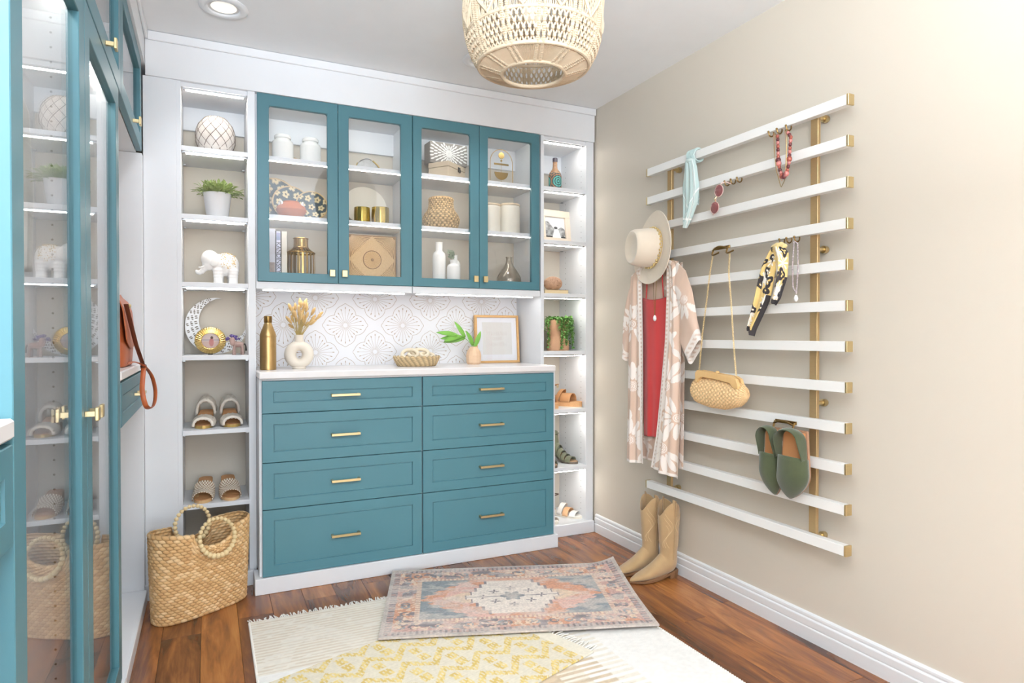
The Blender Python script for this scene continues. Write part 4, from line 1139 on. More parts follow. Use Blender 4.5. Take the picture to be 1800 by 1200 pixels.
# ================================================================== COWBOY BOOTS
suede = P('tan_suede', (176, 146, 106), .95, col2=(144, 112, 76), nscale=16, sheen=.35, bump=(320, .2, .0012))
suede_st = P('boot_stitch', (206, 178, 138), .8)
heel_m = P('stacked_heel', (112, 78, 50), .6)
def boot(label, loc, rz):
    """local frame: toe along +x, shaft up"""
    t = thing('cowboy_boot', label, 'boot', loc, (0, 0, rz), group=None); t.scale = (.80, .86, .93)
    secs = []; n = 40; tt = np.linspace(0, 2*pi, n, endpoint=False)
    # shaft sections (horizontal), front/back half lengths and half width
    for z, cx_, a_, b_ in [(.375, .002, .066, .053), (.34, .002, .066, .053), (.30, .002, .065, .052), (.25, .001, .062, .050), (.20, .0, .058, .046), (.165, .0, .054, .042), (.135, .002, .052, .040)]:
        row = []
        for th in tt:
            zz = z
            if z > .31:
                f = (z-.31)/.065; zz = z - f*(.052*abs(cos(th))**3.0*(1.15 if cos(th) > 0 else .7)) + f*.012*abs(sin(th))**4
            wr = .0030*sin(z*130+2*th)*(1 if z < .26 else 0)
            row.append((cx_+(a_+wr)*cos(th), b_*sin(th)+wr*.6, zz))
        secs.append(row)
    # fan of tilting sections round the instep to the vertical forefoot
    piv = (.056, .125)
    for k, (ang, L_, hb) in enumerate([(14, .112, .0395), (30, .124, .039), (46, .128, .038), (62, .116, .037), (78, .108, .037)]):
        a = radians(ang); dx, dz = -cos(a), -sin(a)
        mx, mz = piv[0]+dx*L_/2, piv[1]+dz*L_/2
        secs.append([(mx - dx*L_/2*cos(th), hb*sin(th), max(mz - dz*L_/2*cos(th), .012)) for th in tt])
    for x_, top, hb in [(.085, .098, .038), (.115, .078, .041), (.15, .060, .043), (.185, .046, .040), (.215, .036, .031), (.24, .028, .019), (.256, .022, .008), (.260, .018, .002)]:
        secs.append([(x_, hb*(abs(sin(th))**.8)*np.sign(sin(th)), .010+(top-.010)*(.5+.5*cos(th))) for th in tt])
    o = part(t, 'upper', MB().grid(np.array(secs), cv=True), suede, True, world=False); solid_mod(o, .0035, -1)
    smooth_mod(o, 1)
    # pull straps at both sides
    for sy in (-1, 1):
        q = MB().tube([(-.004, sy*.054, .318), (-.004, sy*.057, .36), (-.003, sy*.055, .392), (.004, sy*.050, .396), (.008, sy*.046, .37), (.008, sy*.0455, .32)], .010, 8, flat=.2)
        part(t, 'pull_strap', q, suede, True, world=False)
        sd = MB().tube([(-.004, sy*.0545, .34), (-.003, sy*.052, .25), (-.002, sy*.045, .16), (-.002, sy*.041, .10)], .0028, 6)
        part(t, 'side_seam', sd, suede, True, world=False)
        for s_ in (-1, 1):
            st = MB()
            for kk in range(3):
                pts = []
                for z in np.linspace(.335-.01*kk, .16, 26):
                    off = (.30+.22*sin((z-.16)/.175*2*pi*1.25+.5*kk)+.12*kk)*s_
                    a_ = np.interp(z, [.135, .2, .25, .3, .34], [.052, .058, .062, .065, .066]); b_ = np.interp(z, [.135, .2, .25, .3, .34], [.040, .046, .050, .052, .053])
                    th = sy*(pi/2) - s_*sy*0 + off*1.6
                    pts.append(((a_+.0006)*cos(th), (b_+.0006)*sin(th), z - (.02*max(0, (z-.31)/.065))*abs(cos(th))**3))
                st.tube(pts, .0011, 4)
            part(t, 'stitching', st, suede_st, True, world=False)
    sole = [(-.052, -.020), (-.056, 0), (-.052, .020), (-.02, .033), (.03, .030), (.08, .036), (.14, .045), (.185, .043), (.22, .032), (.25, .013), (.264, .0), (.25, -.013), (.22, -.032), (.185, -.043), (.14, -.045), (.08, -.036), (.03, -.030), (-.02, -.033)]
    m = MB().prism(sole, .004, .012); m.v = [(p[0], p[1], p[2]+.030*max(0, min(1, (.075-p[0])/.09))) for p in m.v]
    part(t, 'sole', m, heel_m, world=False)
    m = MB(); poly = [(-.055, 0), (-.05, .022), (-.02, .030), (.008, .028), (.008, -.028), (-.02, -.030), (-.05, -.022)]
    A = [[(x_*s+(-.005)*(1-s), y_*s, z) for x_, y_ in poly] for s, z in ((.86, 0), (.92, .012), (1, .034))]
    m.grid(np.array(A), cv=True); m.f.append(tuple(range(7))); part(t, 'heel', m, heel_m, world=False)
    return t
b1 = boot('tan suede cowboy boot by the baseboard, nearer to the camera', (1.932, 2.376, 0), radians(180-4))
b2 = boot('tan suede cowboy boot by the baseboard, farther from the camera', (1.915, 2.488, 0), radians(180-2))

# ================================================================== MACRAME PENDANT
pd = thing('pendant_lamp', 'round cream macrame pendant lamp below the ceiling', 'pendant lamp', (.88, 1.71, 1.90))
cord_m = P('cotton_cord', (212, 196, 172), .9, col2=(188, 168, 140), nscale=60, bump=(900, .3, .001))
PX, PY = .88, 1.71
ringz = [(.094, 1.905), (.164, 1.928), (.197, 2.010), (.197, 2.155), (.150, 2.262), (.055, 2.285)]
for r_, z_ in ringz:
    part(pd, 'ring', MB().tube([(PX+r_*cos(a), PY+r_*sin(a), z_) for a in np.linspace(0, 2*pi, 72, endpoint=False)], .0055 if z_ < 2.2 else .004, 8, closed=True), cord_m, True)
def prof_r(z):
    return np.interp(z, [1.905, 1.928, 1.965, 2.010, 2.05, 2.085, 2.12, 2.155, 2.21, 2.262], [.094, .164, .184, .198, .2025, .2035, .2025, .198, .178, .150])
def on_shade(a, z, off=0.0): r_ = prof_r(z)+off; return (PX+r_*cos(a), PY+r_*sin(a), z)
NP = 12
# bottom disc: dense straight cords from the lower ring in to the hole
m = MB()
for i in range(260):
    a = 2*pi*i/260
    m.tube([(PX+.094*cos(a), PY+.094*sin(a), 1.9055+.001*(i % 2)), (PX+.130*cos(a+.01), PY+.130*sin(a+.01), 1.9165), (PX+.164*cos(a), PY+.164*sin(a), 1.928)], .0019, 4)
part(pd, 'bottom_cords', m, cord_m, True, kind='stuff')
for i in range(NP):      # knotted vertical ribs
    a = 2*pi*(i+.32)/NP
    m = MB(); zz_ = np.linspace(1.906, 2.262, 400); sl = np.r_[0, np.cumsum(np.hypot(np.diff(zz_), np.diff(prof_r(zz_))))]
    zs = np.interp(np.arange(0, sl[-1], .0058), sl, zz_)
    for k in range(len(zs)):
        for s in (-1, 1):
            rr_ = prof_r(zs[k]); aa = a+s*.0075/rr_*(1+.35*sin(k*pi))
            m.sphere((PX+(rr_+.002)*cos(aa), PY+(rr_+.002)*sin(aa), zs[k]), (.0060, .0060, .0036), 6, 4)
    part(pd, 'knotted_rib', m, cord_m, True)
# lower belt: alternating square knot netting
m = MB(); zr = np.linspace(1.928, 2.010, 6)
for i in range(NP):
    a0 = 2*pi*(i+.32)/NP; da = 2*pi/NP; nk = 6
    for j in range(5):
        for k in range(nk+1):
            for s in (-1, 1):
                f0 = (k+(.5 if j % 2 else 0))/nk; f1 = f0+s*.5/nk
                if not (0 <= f0 <= 1 and -.001 <= f1 <= 1.001): continue
                for dd in (-.0012, .0012):
                    z0, z1 = zr[j], zr[j+1]
                    pts = [on_shade(a0+da*f0+dd*4, z0), on_shade(a0+da*(f0*.55+f1*.45)+dd*6, z0*.6+z1*.4, .002), on_shade(a0+da*(f0*.2+f1*.8)+dd*4, z0*.25+z1*.75, .001), on_shade(a0+da*f1+dd*3, z1)]
                    m.tube(pts, .0016, 4)
            f0 = (k+(.5 if j % 2 else 0))/nk
            if j and 0 < f0 < 1: m.sphere(on_shade(a0+da*f0, zr[j], .002), (.0055, .0055, .0065), 6, 5)
part(pd, 'lower_netting', m, cord_m, True, kind='stuff')
# upper belt: diamonds edged with thick cord, filled with vertical cords
m = MB(); m2 = MB()
for i in range(NP):
    a0 = 2*pi*(i+.32)/NP; da = 2*pi/NP; za, zb = 2.010, 2.155; zm = (za+zb)/2
    dia = [(0, zm), (.25, zm+.036), (.5, zm+.070), (.75, zm+.036), (1, zm), (.75, zm-.036), (.5, zm-.070), (.25, zm-.036)]
    m2.tube([on_shade(a0+da*f, z, .004) for f, z in dia]+[on_shade(a0, zm, .004)], .0048, 6)
    for k in range(1, 20):
        f = k/20; h = .070*(1-abs(2*f-1))
        for (z0, z1) in ((za, zm-h), (zm+h, zb)):
            if z1-z0 > .006: m.tube([on_shade(a0+da*f, z0), on_shade(a0+da*(f+.012*sin(k)), (z0+z1)/2, .003*sin(k*2.1)), on_shade(a0+da*f, z1)], .0021, 4)
    for k in range(1, 12):
        f = k/12; h = .066*(1-abs(2*f-1))
        nz = max(2, int(h/.009))
        for q in range(nz):
            z0 = zm-h+2*h*q/nz; z1 = zm-h+2*h*(q+1)/nz
            for s in (-1, 1):
                m.tube([on_shade(a0+da*f, z0), on_shade(a0+da*(f+s*.028), (z0+z1)/2, .002), on_shade(a0+da*f, z1)], .0016, 4)
part(pd, 'upper_cords', m, cord_m, True, kind='stuff'); part(pd, 'diamond_cords', m2, cord_m, True, kind='stuff')
m = MB()
for i in range(150):
    a = 2*pi*i/150
    m.tube([on_shade(a, 2.155), on_shade(a+.02, 2.21, .002), on_shade(a, 2.262), (PX+.055*cos(a), PY+.055*sin(a), 2.285)], .0020, 4)
part(pd, 'shoulder_cords', m, cord_m, True, kind='stuff')
part(pd, 'canopy', MB().lathe([(.055, H-.001), (.055, H-.014), (.012, H-.022), (.006, H-.03)], 28, (PX, PY, 0)), white_trim, True)
part(pd, 'lamp_cord', MB().rod((PX, PY, H-.02), (PX, PY, 2.20), .004, 8), P('white_flex', (232, 230, 225), .5), True)
part(pd, 'bulb_holder', MB().lathe([(.0, 2.22), (.020, 2.215), (.020, 2.16), (.016, 2.155)], 18, (PX, PY, 0)), brass, True)
part(pd, 'bulb', MB().lathe([(.014, 2.158), (.018, 2.14), (.032, 2.11), (.034, 2.09), (.026, 2.066), (0, 2.054)], 20, (PX, PY, 0)), P('frosted_bulb', (250, 244, 232), .4, emit=((255, 236, 205), .4)), True)

# ================================================================== LEATHER BAG ON THE CORNER COUNTER
lth = P('cognac_leather', (176, 92, 48), .42, col2=(156, 76, 40), nscale=10, bump=(240, .08))
ldk = P('brown_edge', (92, 48, 30), .5)
bg_ = thing('leather_bag', 'cognac leather bag with a hanging wrist strap, on the corner counter', 'bag', (-.33, 2.74, 1.014))
BY = .125
A = []
for z_, hx, hy in ((0, .052, .150), (.004, .058, .156), (.06, .060, .158), (.14, .052, .155), (.20, .042, .152), (.245, .030, .150), (.262, .020, .148)):
    A.append([(-.318+hx*np.sign(cos(t))*abs(cos(t))**.5, 2.60+BY+hy*np.sign(sin(t))*abs(sin(t))**.35, 1.0142+z_ + (.006*sin(t*2) if z_ > .2 else 0)) for t in np.linspace(0, 2*pi, 48, endpoint=False)])
m = MB().grid(np.array(A), cv=True); m.f.append(tuple(range(48))); part(bg_, 'body', m, lth, True)
fl_ = [( -.256, 2.45), (-.256, 2.757)]
A = []
for s in np.linspace(0, 1, 22):
    z_ = 1.277-.17*s; xo = np.interp(s, [0, .15, .35, 1], [-.305, -.278, -.266, -.2545])
    A.append([(xo, 2.455+BY+.295*k/14, z_ - (.030*sin(pi*k/14) if s > .9 else 0)) for k in range(15)])
o = part(bg_, 'flap', MB().grid(np.array(A)), lth, True); solid_mod(o, .003)
part(bg_, 'gusset', MB().prism([(-.34, 1.016), (-.268, 1.016), (-.262, 1.10), (-.270, 1.215), (-.285, 1.232), (-.345, 1.232)], 2.757+BY, 2.768+BY, 'xz'), lth)
part(bg_, 'clasp', MB().sphere((-.250, 2.50+BY, 1.23), (.006, .010, .008), 12, 8), brass, True)
m = MB().tube(resample([(-.258, 2.60, 1.235), (-.250, 2.66, 1.17), (-.240, 2.74, 1.09), (-.228, 2.80, 1.03), (-.222, 2.82, 1.000)], 24), .0075, 8, flat=.3)
part(bg_, 'strap', m, ldk, True)
lp = resample([(-.222, 2.815, 1.005), (-.222, 2.76, .96), (-.220, 2.72, .91), (-.212, 2.72, .870), (-.200, 2.76, .848), (-.190, 2.83, .856), (-.187, 2.88, .89), (-.192, 2.90, .94), (-.206, 2.86, .985), (-.224, 2.80, 1.015), (-.246, 2.74, 1.030), (-.265, 2.66, 1.026)], 56)
part(bg_, 'wrist_loop', MB().tube(catmull([tuple(q) for q in lp[::5]], 80), .0085, 8, flat=.28), lth, True)
part(bg_, 'loop_keeper', MB().tube([(-.224, 2.816, 1.012), (-.221, 2.822, .994)], .011, 10), ldk, True)

# ================================================================== WHITE BLOUSE IN THE WARDROBE
wb = thing('blouse', 'white lace blouse hanging behind the first glass door', 'blouse', (-.45, 1.45, 1.2))
bl_m = P('white_lace', (240, 240, 236), .9, col2=(222, 222, 216), nscale=70, fac=.9, bump=(160, .5, .002))
a = resample([(-.50, 1.72), (-.34, 1.66), (-.305, 1.55), (-.30, 1.40), (-.305, 1.25)], 40); b = resample([(-.50, 1.72), (-.66, 1.66), (-.70, 1.55), (-.70, 1.40), (-.69, 1.25)], 40)
for yo, sd in ((1.42, 3), (1.50, 5)):
    A = [[(a[i, 0]*(1-k/40)+b[i, 0]*k/40, yo+.018*sin(k*.9+sd+i*.05)*(i/39), a[i, 1]*(1-k/40)+b[i, 1]*k/40) for k in range(41)] for i in range(40)]
    o = part(wb, 'panel', MB().grid(np.array(A)), bl_m, True); solid_mod(o, .001)
part(wb, 'hanger', MB().tube([(-.34, 1.46, 1.665), (-.50, 1.46, 1.725), (-.66, 1.46, 1.665)], .006, 8).tube([(-.50, 1.46, 1.725), (-.50, 1.46, 1.75), (-.535, 1.46, 1.775), (-.55, 1.46, 1.795)], .002, 6), alu, True)
# ================================================================== DECOR ON THE SHELVES
S1, S2, S3, S4, S5, S6, S7 = [z for z in SH]
def leaf_quads(m, base, d, L, W, up=Vector((0, 0, 1)), fold=.25, nseg=3):
    """pointed leaf blade along d from base"""
    d = Vector(d).normalized(); s = d.cross(up)
    s = s.normalized() if s.length > 1e-3 else Vector((1, 0, 0)); n = s.cross(d)
    rows = []
    for i in range(nseg+1):
        t = i/nseg; w = W*sin(pi*min(.97, .12+.88*t))**.8*.5*(1 if i < nseg else 0.05)
        c = Vector(base)+d*L*t - n*L*.18*t*t
        rows.append([c-s*w+n*w*fold, c, c+s*w+n*w*fold])
    m.grid(np.array([[tuple(p) for p in r] for r in rows]))
# ---- capiz globe vase
gv = thing('globe_vase', 'round capiz shell vase with dark diamond wires on the top left shelf', 'vase', (.036, 3.285, S1))
cap_m = P('capiz_shell', (240, 235, 228), .25, col2=(226, 212, 200), nscale=20, fac=1.0, coat=.3)
def globe_r(f): return .084*np.interp(f, [0, .06, .18, .35, .5, .65, .8, .92, 1.0], [.42, .60, .84, .98, 1.0, .97, .86, .68, .50])
prof = [(globe_r(f), f*.176) for f in np.linspace(0, 1, 18)]
o = part(gv, 'shell', MB().lathe(prof, 36, (.036, 3.285, S1+.001), cap=False), cap_m, True); solid_mod(o, .002)
m = MB(); nd = 12
for i in range(nd):
    for s in (-1, 1):
        m.tube([(.036+(globe_r(f)+.0012)*cos(2*pi*(i/nd+s*f*.28)), 3.285+(globe_r(f)+.0012)*sin(2*pi*(i/nd+s*f*.28)), S1+.001+f*.176) for f in np.linspace(.02, 1, 16)], .0011, 4)
part(gv, 'wire_net', m, P('dark_wire', (104, 84, 72), .4, .6), True)
# ---- potted plant
pp = thing('potted_plant', 'leafy green plant in a white pot on the left bookcase', 'plant', (.042, 3.25, S2))
pot_m = P('matte_white_pot', (226, 224, 224), .5)
part(pp, 'pot', MB().lathe([(.043, 0), (.045, .003), (.059, .112), (.061, .118), (.057, .118), (.054, .104), (0, .100)], 32, (.042, 3.25, S2)), pot_m, True)
leaf_v = P('variegated_leaf', (122, 142, 76), .5, col2=(190, 200, 146), nscale=60, fac=.9, spec=.3)
m = MB(); r_ = random.Random(4)
for i in range(330):
    a = r_.uniform(0, 2*pi); el = r_.uniform(.05, 1.45); rr_ = r_.uniform(.01, .045)
    b = (.042+rr_*cos(a), 3.25+rr_*sin(a), S2+.106+r_.uniform(0, .012))
    d = Vector((cos(a)*cos(el)*1.05, sin(a)*cos(el)*.75, sin(el)))
    L_ = r_.uniform(.018, .066)*(1.1 if el < .6 else .9)
    q = Vector(b)+d*L_
    m.tube([b, q], .0008, 3)
    leaf_quads(m, q-d*.008, d+Vector((r_.uniform(-.5, .5), r_.uniform(-.5, .5), r_.uniform(-.3, .3))), r_.uniform(.020, .030), r_.uniform(.013, .017))
part(pp, 'foliage', m, leaf_v, kind='stuff')
# ---- elephant figurine
el_m = P('white_plaster', (245, 242, 238), .45)
ef = thing('elephant_figurine', 'white elephant figurine with gold flecked back on the left bookcase', 'figurine', (.045, 3.25, S3))
m = MB()
E0 = (.066, 3.25, S3); KE = 1.0
def eb(dx, dy, dz, rx, ry, rz): m.sphere((E0[0]+dx, E0[1]+dy, E0[2]+dz), (rx, ry, rz), 20, 14)
eb(.010, 0, .092, .058, .042, .054); eb(.032, 0, .082, .036, .039, .052); eb(-.020, 0, .094, .036, .037, .046)
eb(-.056, -.004, .116, .038, .034, .040); eb(-.062, -.004, .094, .028, .025, .032)
for (tx, tz, tr) in ((-.072, .085, .017), (-.080, .070, .0145), (-.089, .058, .0125), (-.099, .052, .011), (-.107, .053, .0095), (-.112, .058, .007)): eb(tx, -.004, tz, tr, tr*.95, tr)
for (lx_, ly_) in ((-.022, -.020), (-.018, .022), (.040, -.020), (.036, .022)):
    for k in range(5): eb(lx_, ly_, .008+k*.014, .0195+.0014*k, .0175+.001*k, .014)
    m.lathe([(.021, 0), (.021, .012), (.018, .02)], 16, (E0[0]+lx_, E0[1]+ly_, E0[2]))
o = part(ef, 'body', m, el_m, True); remesh_mod(o, .0032, 5)
for sy in (-1, 1):
    e_ = MB().sphere((0, 0, 0), (.024, .005, .030), 16, 10); e_.xf(Matrix.Translation((E0[0]-.040, E0[1]-.004+sy*.031, E0[2]+.108)) @ Matrix.Rotation(sy*.35, 4, 'Z'))
    part(ef, 'ear', e_, el_m, True)
    part(ef, 'tusk', MB().tube([(E0[0]-.080, E0[1]-.004+sy*.014, E0[2]+.082), (E0[0]-.094, E0[1]-.004+sy*.017, E0[2]+.074), (E0[0]-.104, E0[1]-.004+sy*.017, E0[2]+.076)], [.0035, .003, .001], 8), el_m, True)
    part(ef, 'eye', MB().sphere((E0[0]-.070, E0[1]-.004+sy*.0275, E0[2]+.122), (.0032, .002, .0028), 10, 6), black, True)
m = MB()
for i in range(150):
    th = r_.uniform(-pi*.62, pi*.62); xx = r_.uniform(-.012, .050)
    ry_ = .0430*sqrt(max(0, 1-((xx-.012)/.062)**2)); rz_ = .0550*sqrt(max(0, 1-((xx-.012)/.060)**2))
    m.sphere((E0[0]+xx, E0[1]+ry_*sin(th)*.99, E0[2]+.092+rz_*cos(th)*.99), r_.uniform(.0012, .0028), 6, 4)
part(ef, 'gold_flecks', m, P('gold_leaf', (212, 178, 110), .35, .7), True, kind='stuff')
# ---- crescent moon ornament
mo = thing('crescent_moon', 'white cut-out crescent moon ornament leaning on the left bookcase wall', 'ornament', (.035, 3.37, S4))
def circ3(p, q, r):
    ax_, ay_ = p; bx_, by_ = q; cx_, cy_ = r
    d = 2*(ax_*(by_-cy_)+bx_*(cy_-ay_)+cx_*(ay_-by_))
    ux = ((ax_**2+ay_**2)*(by_-cy_)+(bx_**2+by_**2)*(cy_-ay_)+(cx_**2+cy_**2)*(ay_-by_))/d
    uy = ((ax_**2+ay_**2)*(cx_-bx_)+(bx_**2+by_**2)*(ax_-cx_)+(cx_**2+cy_**2)*(bx_-ax_))/d
    return ux, uy, math.hypot(ax_-ux, ay_-uy)
R0 = .134; C0 = (.036, S4+.135)
t1, t2 = radians(80), radians(0)
P1 = (C0[0]+R0*cos(t1), C0[1]+R0*sin(t1)); P2 = (C0[0]+R0*cos(t2), C0[1]+R0*sin(t2))
ix, iz, ir = circ3(P1, P2, (-.027, S4+.112))
outer = [(C0[0]+R0*cos(a), C0[1]+R0*sin(a)) for a in np.linspace(t1, 2*pi+t2, 60)]
a1 = atan2(P1[1]-iz, P1[0]-ix); a2 = atan2(P2[1]-iz, P2[0]-ix)+2*pi
inner = [(ix+ir*cos(a), iz+ir*sin(a)) for a in np.linspace(a1, a2, 60)]
m = MB(); y0, y1 = 3.366, 3.374
def lean(p, y): return (p[0], y + (p[1]-S4)*.10, p[1])
vs_ = [lean(p, y0) for p in outer]+[lean(p, y0) for p in inner]+[lean(p, y1) for p in outer]+[lean(p, y1) for p in inner]
fs_ = []
for i in range(59):
    fs_ += [(i, i+1, 61+i, 60+i), (120+i, 180+i, 181+i, 121+i), (i, 120+i, 121+i, i+1), (60+i, 61+i, 181+i, 180+i)]
m.add(vs_, fs_); part(mo, 'crescent', m, white_trim)
m = MB()
for i in range(3, 57, 3):
    po, pi_ = np.array(outer[i]), np.array(inner[i]); wd = np.linalg.norm(po-pi_)
    if wd < .012: continue
    dr_ = (po-pi_)/wd; tg = np.array([-dr_[1], dr_[0]])
    for f0, f1, w_, off in ((.10, .34, .0032, -.6), (.10, .34, .0032, .6), (.42, .62, .0040, 0), (.44, .60, .0026, -1.1), (.44, .60, .0026, 1.1), (.72, .92, .0030, -.5), (.72, .92, .0030, .5)):
        c_ = pi_+dr_*wd*(f0+f1)/2 + tg*off*.0075; hl = wd*(f1-f0)/2
        poly = [lean(tuple(c_+dr_*hl*cos(a)+tg*w_*sin(a)), y0-.0006) for a in np.linspace(0, 2*pi, 8, endpoint=False)]
        m.add(poly, [tuple(range(8))])
part(mo, 'cut_outs', m, P('cut_out_shadow', (128, 122, 114), .9), kind='stuff')
# ---- sunburst photo frame
sf = thing('sunburst_frame', 'round gold sunburst frame holding a small photo, before the moon', 'photo frame', (.010, 3.262, S4))
FM = Matrix.Translation((.010, 3.262, S4+.0655)) @ Matrix.Rotation(radians(14), 4, 'X') @ Matrix.Rotation(radians(90), 4, 'X')
ring = []
nn_ = 144
for r0, base in ((.0660, 0), (.062, .003), (.050, .005), (.040, .007), (.037, .006), (.036, .002)):
    ring.append([(r0*cos(a), r0*sin(a)*.97, base+(.0022*(i % 4 < 2) if .038 < r0 < .065 else 0)) for i, a in enumerate(np.linspace(0, 2*pi, nn_, endpoint=False))])
part(sf, 'gold_rim', MB().grid(np.array(ring), cv=True).xf(FM), gold, 30)
part(sf, 'backing', MB().lathe([(.064, -.006), (.064, .001)], 40).xf(FM), black)
gx = np.linspace(-.037, .037, 40); GX, GY = np.meshgrid(gx, gx, indexing='ij')
pc_ = np.ones(GX.shape+(3,))*L3((214, 196, 190)); pc_ = np.where((GY < -.004)[..., None], L3((196, 170, 160)), pc_)
pc_ = np.where((np.abs(GY-.003) < .004)[..., None], L3((186, 172, 172)), pc_)
pc_ = np.where((((GX-.004)/.010)**2+((GY+.008)/.020)**2 < 1)[..., None], L3((176, 120, 116)), pc_)
pc_ = np.where((((GX-.006)/.006)**2+((GY-.015)/.007)**2 < 1)[..., None], L3((92, 70, 62)), pc_)
photo_m = P('photo_print', (255, 255, 255), .3, vcol=True)
part(sf, 'photo', MB().grid(np.stack([GX, GY*.97, np.full(GX.shape, .0025)], 2)).xf(FM), photo_m, cols=pc_.reshape(-1, 3))
part(sf, 'easel_leg', MB().box(.0, .020, 3.280, 3.318, S4+.0005, S4+.006), black)
# ---- little donkey figurine
dk = thing('donkey_figurine', 'tiny grey pink donkey figurine with a purple mane beside the moon', 'figurine', (.118, 3.215, S4))
m = MB(); D0 = (.122, 3.215, S4)
def db(dx, dy, dz, rx, ry, rz): m.sphere((D0[0]+dx, D0[1]+dy, D0[2]+dz), (rx, ry, rz), 14, 10)
db(.004, 0, .048, .026, .014, .014); db(-.016, -.003, .054, .011, .012, .014); db(-.022, -.010, .066, .013, .012, .016); db(-.022, -.016, .054, .0105, .011, .013)
for lx_, ly_, dx_ in ((-.014, -.008, -.003), (-.012, .008, .001), (.020, -.008, .004), (.018, .008, .001)):
    for k in range(6): db(lx_+dx_*(1-k/5), ly_, .004+k*.0085, .0062, .0060, .0065)
o = part(dk, 'body', m, P('grey_pink_felt', (176, 142, 132), .9, col2=(150, 134, 128), nscale=20, fac=1), True); remesh_mod(o, .0022, 4)
m = MB()
for i in range(26):
    a = r_.uniform(0, pi); m.sphere((D0[0]-.022+.020*cos(a)+r_.uniform(-.004, .010), D0[1]-.008+r_.uniform(-.010, .012), D0[2]+.070+.016*sin(a)+r_.uniform(-.004, .004)), r_.uniform(.0045, .0065), 7, 5)
part(dk, 'mane', m, P('purple_wool', (96, 80, 132), .95, bump=(300, .8, .003)), True)
part(dk, 'tail', MB().tube([(D0[0]+.030, D0[1], D0[2]+.052), (D0[0]+.036, D0[1], D0[2]+.040), (D0[0]+.037, D0[1], D0[2]+.018)], [.003, .003, .0045], 7), black, True)

# ================================================================== SHOES ON SHELVES
def sole_poly(L, W, n=64, toe=.5):
    """shoe outline, heel at 0, toe at +y = L"""
    out = []
    for i in range(n+1):
        t = i/n; w = W/2*(.74+.26*sin(pi*min(1, max(0, (t-.25)/.75))))*min(1, (sin(pi*min(t, .12)/.24))**.5 if t < .12 else 1)*min(1, (max(0, 1-((t-.80)/.20)**2))**.5 if t > .80 else 1)
        out.append((w, t*L))
    return out + [(-w, y) for w, y in out[::-1]][1:-1]
def footbed_z(t, heel): return heel*(1-1/(1+math.exp(-(t-.42)*11)))
def shoe_base(t, L, W, heel, sole_t, top_m, sole_m, xf=None):
    pl = sole_poly(L, W); m = MB()
    m.prism(pl, 0, sole_t); m.v = [(p[0], p[1], p[2]+footbed_z(p[1]/L, heel)) for p in m.v]
    part(t, 'sole', m, sole_m, world=False)
    m = MB(); m.prism([(x*.95, L*.012+y*.976) for x, y in pl], sole_t, sole_t+.003); m.v = [(p[0], p[1], p[2]+footbed_z(p[1]/L, heel)) for p in m.v]
    part(t, 'insole', m, top_m, world=False)
def strap(t, name, L, W, ya, yb, h, heel, sole_t, mat, braid=0, th=.003, lean_=0.0, nx=25, ny=9, spread=1.03):
    A = []
    for j in range(ny):
        y = ya+(yb-ya)*j/(ny-1); z0 = sole_t+footbed_z(y/L, heel); hw = W/2*spread*(.80+.20*sin(pi*min(1, max(0, (y/L-.25)/.75))))
        row = []
        for i in range(nx):
            a = pi*i/(nx-1); b_ = braid*(sin(i*1.9+j*3.1)+.6*sin(j*2.2)) if braid else 0
            row.append((-hw*cos(a)*(1+b_*6), y+lean_*sin(a)*h, z0-.003+(h+b_*1.0)*sin(a)**.75))
        A.append(row)
    o = part(t, name, MB().grid(np.array(A)), mat, True, world=False); solid_mod(o, th)
    return o
wht_braid = P('white_braided_cotton', (248, 241, 230), .9, col2=(234, 220, 202), nscale=120, fac=1, bump=(160, .9, .004))
sole_tan = P('stacked_tan_sole', (206, 168, 122), .6)
gold_trim = P('gold_sole_edge', (196, 164, 98), .35, .6)
def block_sandal(label, x, rz):
    t = thing('block_heel_sandal', label, 'shoe', (x, 3.375, S5), (0, 0, pi+rz), group=None)
    shoe_base(t, .205, .078, .052, .012, tan_leather, gold_trim)
    part(t, 'heel_block', MB().box(-.026, .026, .004, .054, 0, .055, .003), MATS['stacked_tan_sole'], world=False)
    strap(t, 'toe_strap', .205, .088, .122, .194, .036, .052, .012, wht_braid, .0022, .010)
    strap(t, 'ankle_strap', .205, .088, .004, .070, .068, .052, .012, wht_braid, .0022, .011, .35)
    return t
block_sandal('white braided block heel sandal, left one of the pair on the bookcase', -.004, -.10)
block_sandal('white braided block heel sandal, right one of the pair on the bookcase', .088, .06)
slide_v = P('woven_raffia_band', (255, 255, 255), .8, vcol=True)
def slide(label, x, rz):
    t = thing('woven_slide', label, 'shoe', (x, 3.362, S6), (0, 0, pi+rz))
    shoe_base(t, .225, .080, .062, .012, tan_leather, MATS['stacked_tan_sole'])
    part(t, 'heel_block', MB().box(-.026, .026, .004, .056, 0, .064, .003), MATS['stacked_tan_sole'], world=False)
    A = []; C = []
    for j in range(36):
        y = .096+.104*j/35; hw = .044*(.80+.20*sin(pi*min(1, max(0, (y/.225-.25)/.75)))); row = []
        for i in range(72):
            a = pi*i/71; ck = (i//3+j//3) % 2; b_ = .0018*ck
            row.append((-hw*cos(a)*1.02*(1+b_*6), y, .008+footbed_z(y/.225, .062)+(.036+b_)*sin(a)**.7)); C.append(L3((246, 236, 220)) if ck else L3((146, 108, 72)))
        A.append(row)
    o = part(t, 'woven_band', MB().grid(np.array(A)), slide_v, True, world=False, cols=np.array(C)); solid_mod(o, .003)
slide('tan slide sandal with woven band, left one of the pair below', -.010, -.08)
slide('tan slide sandal with woven band, right one of the pair below', .080, .06)
